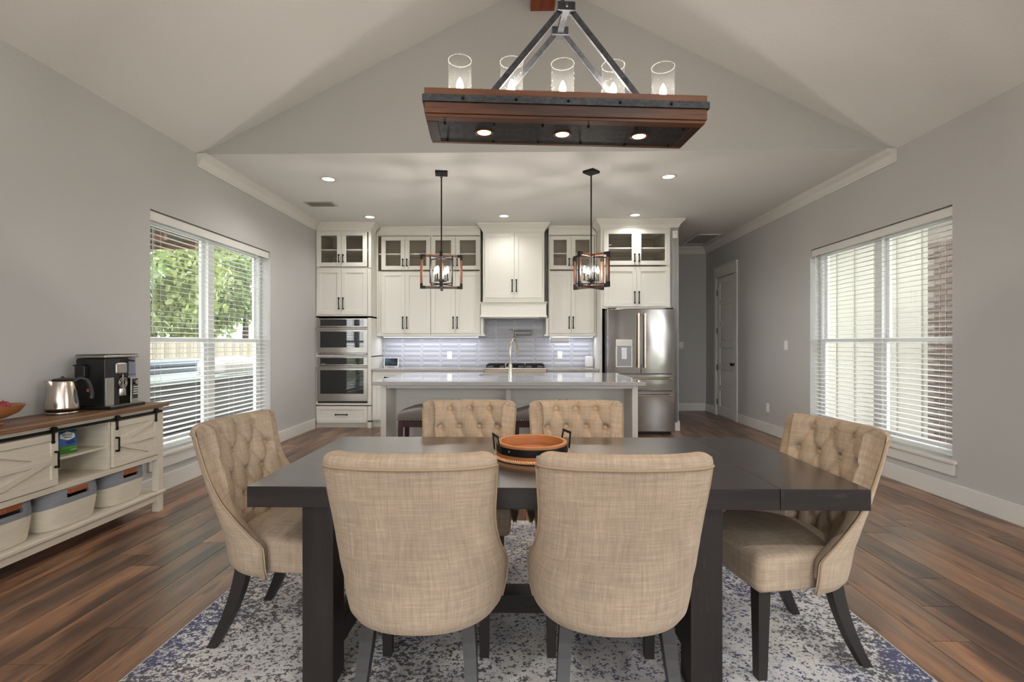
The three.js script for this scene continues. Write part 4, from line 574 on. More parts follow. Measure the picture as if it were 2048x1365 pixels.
{ // refrigerator
  const x0 = 1.205, x1 = 2.135, zf = -7.0, zb = -7.06, xm = 1.665, o = thing('refrigerator', 'stainless french-door refrigerator with water dispenser', 'refrigerator', [1.67, 0, -7.5]);
  pa('cabinet_body', B(x0 + 0.008, x1 - 0.008, 0.03, 1.755, -8.0, zb - 0.012, 0.004), mSteelDark, o); pa('kick_plate', B(x0 + 0.03, x1 - 0.03, 0.0, 0.05, -7.9, zb - 0.03), mBlack, o);
  const panel = (a, b, c, d, sd) => { const front = gridGeo(36, 40, (i, j) => { const x = lerp(a + 0.004, b - 0.004, i), y = lerp(c + 0.004, d - 0.004, j), e = Math.sin(Math.PI * i) * Math.min(1, 8 * Math.min(j, 1 - j)); return [x, y, zf + 0.002 + e * (0.0009 + 0.0005 * Math.sin(i * 7 + sd + 1.4 * Math.sin(j * 5 + sd)) + 0.0003 * Math.sin(j * 9 + i * 4 + sd)), x, y]; }); return mg(front, B(a, b, c, d, zb, zf + 0.0019, 0.005)); };
  const dl = pa('door', panel(x0, xm - 0.003, 0.857, 1.758, 0.3), mFridge, o), dr = pa('door', panel(xm + 0.003, x1, 0.857, 1.758, 2.1), mFridge, o), f1 = pa('drawer', panel(x0, x1, 0.622, 0.845, 1.1), mFridge, o), f2 = pa('drawer', panel(x0, x1, 0.05, 0.608, 4.0), mFridge, o);
  const vh = (x) => mg(cyl([x, 0.945, zf + 0.06], [x, 1.69, zf + 0.06], 0.013, 14), ...[0.96, 1.675].map((y) => mg(cyl([x, y - 0.02, zf + 0.06], [x, y + 0.02, zf + 0.06], 0.016, 14), cyl([x, y, zf], [x, y, zf + 0.06], 0.01, 10))));
  pa('handle', vh(xm - 0.045), mChampagne, dl); pa('handle', vh(xm + 0.045), mChampagne, dr);
  for (const [d, y] of [[f1, 0.785], [f2, 0.555]]) pa('handle', mg(cyl([x0 + 0.05, y, zf + 0.06], [x1 - 0.05, y, zf + 0.06], 0.011, 14), ...[x0 + 0.09, x1 - 0.09].map((x) => mg(cyl([x, y, zf], [x, y, zf + 0.06], 0.009, 10), cyl([x - 0.02, y, zf + 0.06], [x + 0.02, y, zf + 0.06], 0.014, 12)))), mChampagne, d);
  const ds = pa('dispenser', mg(B(1.315, 1.545, 1.235, 1.335, zf, zf + 0.016, 0.006), B(1.315, 1.332, 0.945, 1.24, zf, zf + 0.014, 0.003), B(1.528, 1.545, 0.945, 1.24, zf, zf + 0.014, 0.003), B(1.315, 1.545, 0.945, 0.965, zf, zf + 0.022, 0.003)), mSteel, dl);
  pa('recess', B(1.332, 1.528, 0.965, 1.235, zf + 0.005, zf + 0.0075), M(0x9a9a9c, 0.15, { metalness: 0.8 }), dl); pa('paddle', mg(B(1.395, 1.465, 1.06, 1.22, zf + 0.0075, zf + 0.013, 0.002)), M(0xcfd0d2, 0.2, { metalness: 0.6 }), dl);
  pa('hinge_cover', mg(B(x0 + 0.01, x0 + 0.12, 1.757, 1.775, -7.3, -7.02, 0.004), B(x1 - 0.12, x1 - 0.01, 1.757, 1.775, -7.3, -7.02, 0.004)), mBlack, o);
}
// ------------------------------------------------------------------ island
{
  const o = thing('kitchen_island', 'white panelled kitchen island with end posts', 'island', [-0.125, 0, -5.6]), yt = 0.868;
  for (const [a, b] of [[-1.39, -1.335], [1.082, 1.138]]) pa('end_panel', B(a, b, 0, yt, -6.28, -4.91, 0.003), mCab, o);
  pa('top_rail', mg(B(-1.335, 1.082, 0.835, yt, -4.945, -4.92, 0.002)), mCab, o);
  pa('body', mg(B(-1.335, 1.082, 0.1, yt, -5.68, -5.3), B(-1.335, -0.56, 0.1, yt, -6.26, -5.68), B(0.32, 1.082, 0.1, yt, -6.26, -5.68), B(-0.56, 0.32, 0.1, 0.6, -6.26, -5.68), B(-0.56, 0.32, 0.6, yt, -6.262, -6.245), B(-1.335, 1.082, 0, 0.1, -6.2, -5.34)), mCab, o);
  pa('bracket', B(-0.162, -0.108, 0.0, 0.835, -5.3, -5.17, 0.003), mCab, o);
  for (const [a, b, h] of [[-1.2, -0.7, 1], [-0.69, -0.2, -1], [-0.075, 0.43, 1], [0.44, 0.96, -1]]) shaker(o, a, b, 0.12, 0.7, -5.3, { hand: h, hy: 0.62, hl: 0.12 });
}
{
  const o = thing('island_worktop', 'polished grey quartz slab on the kitchen island', 'countertop', [-0.125, 0.868, -5.57]), y0 = 0.868, y1 = 0.905, x0 = -1.452, x1 = 1.195, zf = -4.83, zb = -6.33, sx0 = -0.5, sx1 = 0.268, sz0 = -6.2, sz1 = -5.73;
  const g = extrude([[x0, -zf], [x0, -zb], [x1, -zb], [x1, -zf]].map(([x, z]) => [x, z]), y1 - y0 - 0.004, [[[sx0, -sz1], [sx0, -sz0], [sx1, -sz0], [sx1, -sz1]]], 0.0025); g.rotateX(-Math.PI / 2); g.translate(0, y0 + 0.0035, 0); pa('slab', triUV(g), mQuartz, o);
  const k = thing('kitchen_sink', 'stainless sink set into the island worktop', 'sink', [-0.116, 0.65, -5.965]), t = 0.006; pa('basin', mg(B(sx0 - 0.01, sx1 + 0.01, 0.65, 0.656, sz0 - 0.01, sz1 + 0.01), B(sx0 - 0.01, sx0 - 0.004, 0.65, 0.867, sz0 - 0.01, sz1 + 0.01), B(sx1 + 0.004, sx1 + 0.01, 0.65, 0.867, sz0 - 0.01, sz1 + 0.01), B(sx0 - 0.01, sx1 + 0.01, 0.65, 0.867, sz0 - 0.01, sz0 - 0.004), B(sx0 - 0.01, sx1 + 0.01, 0.65, 0.867, sz1 + 0.004, sz1 + 0.01)), mSteel, k); pa('drain', cyl([-0.116, 0.656, -5.965], [-0.116, 0.66, -5.965], 0.045, 20), mSteelDark, k);
  const f = thing('kitchen_faucet', 'tall brushed gooseneck faucet on the island', 'faucet', [-0.125, 0.905, -5.64]);
  part('base', mg(cyl([0, 0, 0], [0, 0.012, 0], 0.03, 20), cyl([0, 0.012, 0], [0, 0.14, 0], 0.022, 18)), mNickel, f); part('neck', tube([[0, 0.13, 0], [0, 0.3, 0], [0.01, 0.385, -0.025], [0.035, 0.42, -0.075], [0.062, 0.4, -0.13], [0.075, 0.34, -0.155]], 0.0135, 60, 12), mNickel, f); part('spray_head', cyl([0.075, 0.345, -0.155], [0.082, 0.235, -0.168], 0.0155, 14, 0.015), mNickel, f); part('lever', mg(cyl([0, 0.09, 0], [-0.05, 0.09, 0], 0.011), cyl([-0.05, 0.09, 0], [-0.058, 0.17, 0.01], 0.006)), mNickel, f);
}
{ // bar stools
  const mL = M(0x3a1715, 0.4), leather = M(0x6f6a64, 0.45), z = -4.86;
  const stool = (label, x) => { const o = thing('bar_stool', label, 'stool', [x, 0, z], 0, 'saddle stools at the island'); const g = cushion(0.44, 0.1, 0.33, 0.035, 0.035, 16); { const p = g.attributes.position; for (let i = 0; i < p.count; i++) if (p.getY(i) > 0) p.setY(i, p.getY(i) + 0.012 * Math.cos(p.getX(i) / 0.22 * Math.PI)); cushionNormals(g); } g.translate(0, 0.59, 0); part('seat_cushion', g, leather, o);
    part('seat_frame', mg(B(-0.2, 0.2, 0.485, 0.55, -0.15, 0.15, 0.004)), mL, o); const nail = []; for (let i = 0; i <= 20; i++) nail.push(sph(0.0075, -0.215 + i * 0.0215, 0.556, 0.166, 7, 5)); for (const s of [-1, 1]) for (let i = 0; i < 14; i++) nail.push(sph(0.0075, s * 0.2195, 0.556, -0.15 + i * 0.022, 7, 5)); part('nailheads', mg(nail), M(0xb7afa5, 0.3, { metalness: 1 }), o).userData = { kind: 'stuff' };
    for (const sx of [-1, 1]) for (const sz of [-1, 1]) part('leg', sweepBox([{ p: [sx * 0.185, 0.55, sz * 0.135], w: 0.042, d: 0.042 }, { p: [sx * 0.2, 0, sz * 0.15], w: 0.034, d: 0.034 }]), mL, o);
    part('footrest', mg(B(-0.19, 0.19, 0.17, 0.2, 0.13, 0.15, 0.003), B(-0.19, 0.19, 0.26, 0.29, -0.15, -0.13, 0.003), B(-0.2, -0.18, 0.22, 0.25, -0.14, 0.14), B(0.18, 0.2, 0.22, 0.25, -0.14, 0.14)), mL, o); };
  stool('grey leather saddle stool behind the left facing dining chair', -0.96); stool('grey leather saddle stool seen between the two facing dining chairs', 0.145);
}
// ------------------------------------------------------------------ small things on the worktops and walls
function plate(name, label, cat, x, y, z, rot, kind) { const o = thing(name, label, cat, [x, y, z], rot); part('cover_plate', B(-0.04, 0.04, -0.062, 0.062, 0, 0.006, 0.003), mPlate, o); if (kind === 'outlet') for (const s of [-1, 1]) { const r = part('receptacle', B(-0.017, 0.017, s * 0.025 - 0.015, s * 0.025 + 0.015, 0.005, 0.0085, 0.003), mPlate, o); part('slot', mg(B(-0.007, -0.0045, s * 0.025 - 0.004, s * 0.025 + 0.007, 0.0083, 0.009), B(0.0045, 0.007, s * 0.025 - 0.004, s * 0.025 + 0.007, 0.0083, 0.009)), mSlot, r); } else { const n = kind === 'double' ? [-0.02, 0.02] : [0]; for (const a of n) part('rocker', B(a - 0.0165, a + 0.0165, -0.033, 0.033, 0.005, 0.011, 0.003), mPlate, o); } return o; }
plate('wall_switch', 'white switch plate on the tiles left of the faucet', 'switch', -1.171, 1.084, ZK + 0.014, 0, 'single'); plate('wall_switch', 'white switch plate on the tiles under the paper towel roll', 'switch', 0.622, 1.09, ZK + 0.014, 0, 'single');
plate('wall_switch', 'white double switch plate on the grey wall beside the right window', 'switch', XR, 1.254, -6.68, -Math.PI / 2, 'double'); plate('wall_outlet', 'white outlet low on the right wall near the door', 'outlet', XR, 0.364, -7.17, -Math.PI / 2, 'outlet'); plate('wall_switch', 'white switch plate on the far hall wall', 'switch', 3.03, 1.245, ZH, 0, 'single');
{ const o = thing('paper_towel_roll', 'paper towel roll hung under the upper cabinet', 'paper towel', [0.6, 1.33, -7.88]); part('paper', mg(cyl([-0.135, 0, 0], [0.135, 0, 0], 0.042, 28)), M(0xd9d7d6, 0.9), o); part('holder', mg(cyl([-0.155, 0, 0], [0.155, 0, 0], 0.008, 12), B(-0.155, -0.148, -0.01, 0.06, 0.012, 0.03), B(0.148, 0.155, -0.01, 0.06, 0.012, 0.03), B(-0.155, -0.148, -0.01, 0.01, -0.01, 0.02), B(0.148, 0.155, -0.01, 0.01, -0.01, 0.02)), mSteel, o); }
{ const o = thing('smart_speaker', 'white rounded speaker box beside the refrigerator panel', 'speaker', [1.075, 0.9, -8.0], -0.1); part('body', mg(cushion(0.13, 0.175, 0.07, 0.022, 0, 12).translate(0, 0.0875, 0)), M(0xe4e2e4, 0.5), o); part('foot', B(-0.05, 0.05, 0, 0.006, -0.03, 0.03), mSlot, o); }
{ const cv = document.createElement('canvas'); cv.width = 256; cv.height = 160; const c = cv.getContext('2d'), gr = c.createLinearGradient(0, 0, 256, 160); gr.addColorStop(0, '#6f8fa8'); gr.addColorStop(0.45, '#33424f'); gr.addColorStop(1, '#1d2630'); c.fillStyle = gr; c.fillRect(0, 0, 256, 160); c.strokeStyle = '#9fb4c4'; c.lineWidth = 3; for (const [a, b] of [[0, 40], [20, 30], [60, 24]]) { c.beginPath(); c.moveTo(a, b); c.lineTo(a + 190, b + 90); c.stroke(); } const t = new THREE.CanvasTexture(cv); t.colorSpace = THREE.SRGBColorSpace;
  const o = thing('smart_display', 'small tablet display standing on the worktop by the oven tower', 'tablet', [-2.08, 0.9, -7.93], 0.12), g = new THREE.PlaneGeometry(0.205, 0.128); const s = part('screen_housing', B(-0.115, 0.115, 0.008, 0.152, -0.012, 0, 0.006), mPlate, o); s.rotation.x = -0.3; const f = part('screen', clean(g.translate(0, 0.082, 0.0008)), M(0x000000, 0.1, { emissive: 0xffffff, emissiveMap: t, emissiveIntensity: 0.5 }), s); part('stand', B(-0.06, 0.06, 0, 0.05, -0.075, -0.02, 0.012), M(0x8a8d8c, 0.8), o); }
{ const o = thing('motion_sensor', 'small white sensor at the top of the refrigerator cabinet end', 'sensor', [2.245, 2.87, -7.369]); part('case', B(-0.035, 0.035, -0.055, 0.055, 0, 0.035, 0.008), mPlate, o); part('lens', sph(0.012, 0, 0.015, 0.03, 12, 8), M(0xd2d2d0, 0.3), o); }
// ------------------------------------------------------------------ ceiling: vents and recessed lights
{ const o = thing('ceiling_vent', 'small ceiling air vent near the left crown moulding', 'vent', [-2.615, YC - 0.012, -6.48]); part('frame', mg(B(-0.19, 0.19, 0.004, 0.011, -0.11, -0.085, 0.002), B(-0.19, 0.19, 0.004, 0.011, 0.085, 0.11, 0.002), B(-0.19, -0.155, 0.004, 0.011, -0.085, 0.085, 0.002), B(0.155, 0.19, 0.004, 0.011, -0.085, 0.085, 0.002)), M(0xb9b4aa, 0.5), o); part('backing', B(-0.16, 0.16, 0.009, 0.0115, -0.09, 0.09), M(0x77736a, 0.7), o); for (let i = 0; i < 9; i++) { const g = B(-0.155, 0.155, -0.001, 0.001, -0.008, 0.008); g.rotateX(0.7); part('louvre', g.translate(0, 0.006, -0.07 + i * 0.0175), M(0xa39e94, 0.5), o); } }
{ const o = thing('return_vent', 'large white return grille in the hall ceiling', 'vent', [3.13, YC - 0.014, -8.76]), w = 0.21, d = 0.38; part('frame', mg(B(-w, w, 0, 0.013, -d, -d + 0.035, 0.002), B(-w, w, 0, 0.013, d - 0.035, d, 0.002), B(-w, -w + 0.035, 0, 0.013, -d, d, 0.002), B(w - 0.035, w, 0, 0.013, -d, d, 0.002)), mPlate, o); part('filter', B(-w + 0.03, w - 0.03, 0.011, 0.0135, -d + 0.03, d - 0.03), M(0x3c3a38, 0.9), o); for (let i = 0; i < 12; i++) { const g = B(-w + 0.035, w - 0.035, -0.001, 0.001, -0.009, 0.009); g.rotateX(-0.6); part('louvre', g.translate(0, 0.006, -d + 0.065 + i * 0.057), M(0x8d8a86, 0.5), o); } }
function can(label, x, y, z, cd, tilt) {
  const o = thing('recessed_light', label, 'ceiling light', [x, y, z], 0, 'recessed ceiling lights'); part('trim_ring', lathe([[0.062, -0.002], [0.066, -0.009], [0.088, -0.006], [0.092, -0.0005], [0.092, 0], [0.062, 0]], 36), M(0xd8d6d2, 0.5), o); part('lens_light', lathe([[0, -0.004], [0.063, -0.004], [0.063, -0.002], [0, -0.002]], 32), mLed, o);
  const L = new THREE.SpotLight(new THREE.Color(1, 0.985, 0.96), cd, 0, 1.35, 0.7); L.position.set(0, -0.02, 0); L.target.position.set(0, -2, 0); L.shadow.radius = 3; L.castShadow = true; o.add(L, L.target); if (tilt) o.rotation.z = tilt; return o;
}
can('recessed ceiling light beyond the left end of the chandelier', -2.135, YC, -5.49, CAN_CD * 1.3); can('recessed ceiling light beyond the right end of the chandelier', 1.602, YC, -5.48, CAN_CD * 1.3); can('recessed ceiling light above the oven tower', -2.18, YC, -7.15, CAN_CD * 0.5); can('recessed ceiling light above the range hood', -0.25, YC, -7.13, CAN_CD * 0.5); can('recessed ceiling light above the refrigerator', 1.607, YC, -7.11, CAN_CD * 0.5);
{ // lights of the living area behind the camera, set in the slopes of the vault
  const names = ['left slope, nearer the dining table', 'left slope, nearer the rear windows', 'right slope, nearer the dining table', 'right slope, nearer the rear windows']; let i = 0;
  for (const s of [-1, 1]) for (const z of [1.0, 3.4]) { const xw = s < 0 ? XL : XR, k = (YR - YC) / Math.abs(XM - xw), x = XM + s * 1.7, y = YR - 1.7 * k; can('recessed light of the living area in the ' + names[i++], x, y - 0.004, z, LIVING_CD, Math.atan(k) * -s); }
}
// ------------------------------------------------------------------ chandelier over the table
{
  const o = thing('chandelier', 'long wood and iron chandelier with five glass cylinders over the dining table', 'chandelier', [0.185, 2.235, -2.25], 0.078), L = 0.6, W = 0.145, BY = 0.105;
  const gw = []; gw.push(B(-L, L, 0.0, BY, W - 0.022, W, 0.003, 'x'), B(-L, L, 0.0, BY, -W, -W + 0.022, 0.003, 'x'), B(-L, -L + 0.022, 0.0, BY, -W + 0.022, W - 0.022, 0.002, 'z'), B(L - 0.022, L, 0.0, BY, -W + 0.022, W - 0.022, 0.002, 'z'), B(-L + 0.022, L - 0.022, 0.06, 0.078, -W + 0.022, W - 0.022, 0, 'x'));
  part('wood_frame', mg(gw), mRedwood, o);
  part('bottom_trim', mg(B(-L + 0.006, L - 0.006, -0.014, 0.0, W - 0.05, W - 0.006, 0.003, 'x'), B(-L + 0.006, L - 0.006, -0.014, 0.0, -W + 0.006, -W + 0.03, 0.003, 'x'), B(-L + 0.006, -L + 0.05, -0.014, 0, -W + 0.03, W - 0.05, 0.003, 'z'), B(L - 0.05, L - 0.006, -0.014, 0, -W + 0.03, W - 0.05, 0.003, 'z')), mRedwood, o);
  part('iron_band', mg(B(-L - 0.008, L + 0.008, 0.045, 0.075, W, W + 0.008, 0.002), B(-L - 0.008, L + 0.008, 0.045, 0.075, -W - 0.008, -W, 0.002), B(-L - 0.008, -L, 0.045, 0.075, -W, W, 0.002), B(L, L + 0.008, 0.045, 0.075, -W, W, 0.002)), mZinc, o);
  for (let i = 0; i < 5; i++) for (const s of [-1, 1]) part('band_bolt', sph(0.0065, -0.44 + i * 0.22, 0.06, s * (W + 0.009), 8, 6), mIron, o);
  const pl = part('bottom_plate', B(-L + 0.048, L - 0.048, -0.012, -0.004, -W + 0.03, W - 0.05, 0.001), mZinc, o);
  for (const x of [-0.52, -0.31, -0.1, 0.1, 0.31, 0.52]) for (const z of [-W + 0.045, W - 0.065]) part('plate_bolt', cyl([x, -0.012, z], [x, -0.02, z], 0.005, 7), mIron, pl);
  for (const x of [-0.352, 0, 0.352]) { const d = part('downlight', lathe([[0.03, -0.012], [0.034, -0.016], [0.04, -0.014], [0.041, -0.011], [0.03, -0.011]], 28).translate(x, 0, -0.01), M(0x8a5a3a, 0.35, { metalness: 0.8 }), o); part('reflector_bulb', lathe([[0, -0.0145], [0.03, -0.013], [0.03, -0.012], [0, -0.012]], 24).translate(x, 0, -0.01), mWarm, d); const S = new THREE.SpotLight(new THREE.Color(1, 0.72, 0.45), DOWN_CD, 0, 0.95, 0.8); S.position.set(x, -0.03, -0.01); S.target.position.set(x, -2, -0.01); S.shadow.radius = 1.2; S.castShadow = true; o.add(S, S.target); }
  const mSeeded = M(0xf4f4f2, 0.05, { transmission: 0.998, thickness: 0, ior: 1.5 }), mSeed = M(0xffffff, 0.2, { transmission: 0.97, thickness: 0 });
  for (let i = 0; i < 5; i++) {
    const x = (i - 2) * 0.23, ca = 0.3 - i * 0.05; const cap = part('candle_cup', mg(cyl([x, 0.078, 0], [x, 0.086, 0], 0.058, 28), cyl([x, 0.086, 0], [x, 0.165, 0], 0.014, 16)), mIron, o);
    const g = gridGeo(44, 14, (a, b) => { const t = -a * Math.PI * 2; return [x + 0.051 * Math.cos(t), 0.087 + 0.213 * b, 0.051 * Math.sin(t), a, b]; }); part('glass_cylinder', g, mSeeded, o);
    const rim = []; for (let k = 0; k < 36; k++) { const t = k / 36 * Math.PI * 2; rim.push([x + 0.051 * Math.cos(t), 0.3, 0.051 * Math.sin(t)]); } part('glass_rim', tube(rim, 0.0016, 60, 6, true), M(0xffffff, 0.05, { transmission: 0.97, thickness: 0 }), o);
    part('bulb', lathe([[0, 0.108], [0.009, 0.108], [0.0155, 0.122], [0.0165, 0.134], [0.012, 0.15], [0.004, 0.166], [0, 0.17]], 18), mBulb, cap).position.set(x, 0.057, 0); const sd = []; for (let k = 0; k < 110; k++) { const t = rr(0, 6.283), y = 0.09 + 0.19 * rr(0, 1) ** 1.5, q = new THREE.OctahedronGeometry(rr(0.0008, 0.0018), 0); q.translate(x + 0.0515 * Math.cos(t), y, 0.0515 * Math.sin(t)); sd.push(q); } part('glass_seeds', mg(sd), mSeed, o).userData = { kind: 'stuff' }; const P = new THREE.PointLight(new THREE.Color(1, 0.93, 0.84), BULB_CD); P.position.set(x, 0.193, 0); P.shadow.radius = 0.8; P.castShadow = true; o.add(P);
  }
  const ht = 0.49; for (const z of [0.085, -0.085]) { for (const s of [-1, 1]) { part('arm', bar([s * 0.325, BY + 0.004, z], [s * 0.024, ht - 0.01, z], 0.026, 0.014), mZinc, o); part('foot', mg(B(s * 0.365 - 0.045, s * 0.365 + 0.045, BY, BY + 0.022, z - 0.014, z + 0.014, 0.002), sph(0.008, s * 0.365, BY + 0.022, z, 8, 6)), mZinc, o); } part('hub', mg(B(-0.038, 0.038, ht - 0.016, ht + 0.022, z - 0.02, z + 0.02, 0.002), sph(0.01, 0, ht + 0.004, z + 0.02, 8, 6)), mZinc, o); }
  part('ridge_bar', B(-0.014, 0.014, ht - 0.008, ht + 0.018, -0.07, 0.07, 0.002), mZinc, o); part('stem', mg(cyl([0, ht, 0], [0, 4.44 - 2.235 - 0.02, 0], 0.009, 12)), mZinc, o); part('canopy', cyl([0, 4.44 - 2.235 - 0.025, 0], [0, 4.44 - 2.235, 0], 0.065, 28), mZinc, o);
}
// ------------------------------------------------------------------ pendants over the island
{
  const make = (label, x, z, rot) => {
    const yb = 1.86, o = thing('pendant_lantern', label, 'pendant light', [x, yb, z], rot, 'caged pendants over the island'), H = 0.36, R = 0.222, w = 0.026;
    const frame = (r, h0, h1, t, m, a, name, cornerM) => { const g = mg(B(-r, r, h1 - t, h1, -t / 2, t / 2, 0.002, 'x'), B(-r, r, h0, h0 + t, -t / 2, t / 2, 0.002, 'x'), B(-r, -r + t, h0 + t, h1 - t, -t / 2, t / 2, 0.002, 'y'), B(r - t, r, h0 + t, h1 - t, -t / 2, t / 2, 0.002, 'y')); g.rotateY(a); const f = part(name, g, m, o); if (cornerM) for (const sx of [-1, 1]) for (const [c, d] of [[h0, 1], [h1, -1]]) { const e = 0.0015, k = 0.055, cg = mg(B(sx > 0 ? r - k : -r - e, sx > 0 ? r + e : -r + k, d > 0 ? c - e : c - t - e, d > 0 ? c + t + e : c + e, -t / 2 - e, t / 2 + e), B(sx > 0 ? r - t - e : -r - e, sx > 0 ? r + e : -r + t + e, d > 0 ? c + t : c - k, d > 0 ? c + k : c - t, -t / 2 - e, t / 2 + e)); cg.rotateY(a); part('corner_bracket', cg, cornerM, f); } };
    frame(R, 0, H, w, mRedwood, 0, 'wood_frame', mIron); frame(R, 0.001, H + 0.001, w, mRedwood, Math.PI / 2, 'wood_frame', mIron); frame(0.165, 0.042, H - 0.028, 0.012, mIron, Math.PI / 4, 'iron_frame'); frame(0.165, 0.0425, H - 0.0275, 0.012, mIron, -Math.PI / 4, 'iron_frame');
    part('glass_cylinder', gridGeo(40, 2, (a, b) => { const t = -a * Math.PI * 2; return [0.125 * Math.cos(t), 0.07 + 0.25 * b, 0.125 * Math.sin(t), a, b]; }), mGlass, o);
    part('stem', mg(cyl([0, 0.09, 0], [0, YC - yb - 0.05, 0], 0.0075, 10)), mIron, o); part('canopy', B(-0.065, 0.065, YC - yb - 0.026, YC - yb, -0.065, 0.065, 0.003), mIron, o); part('loop', tube(Array.from({ length: 16 }, (_, k) => [0.013 * Math.cos(k / 16 * Math.PI * 2), YC - yb - 0.042 + 0.019 * Math.sin(k / 16 * Math.PI * 2), 0]), 0.003, 32, 6, true), mIron, o);
    const hub = part('candle_hub', mg(cyl([0, 0.07, 0], [0, 0.1, 0], 0.026, 18, 0.03), sph(0.014, 0, 0.062, 0, 10, 8)), mIron, o);
    for (let k = 0; k < 4; k++) { const a = k * Math.PI / 2 + 0.55, cx = 0.075 * Math.cos(a), cz = 0.075 * Math.sin(a); const c = part('candle', mg(cyl([0, 0.085, 0], [cx, 0.085, cz], 0.005, 8), cyl([cx, 0.08, cz], [cx, 0.105, cz], 0.015, 12, 0.011), cyl([cx, 0.105, cz], [cx, 0.16, cz], 0.0085, 10)), mIron, o); part('bulb', lathe([[0, 0.16], [0.009, 0.16], [0.0175, 0.178], [0.0185, 0.192], [0.013, 0.212], [0.004, 0.232], [0, 0.236]], 16).translate(cx, 0, cz), mBulb, c); const P = new THREE.PointLight(new THREE.Color(1, 0.93, 0.84), MINI_CD); P.position.set(cx, 0.192, cz); P.castShadow = true; o.add(P); }
  };
  make('caged wood and iron pendant over the island, the one before the double-width upper cabinets', -0.851, -5.3, 0.14); make('caged wood and iron pendant over the island, the one nearer the refrigerator', 0.735, -5.29, 0.83);
}
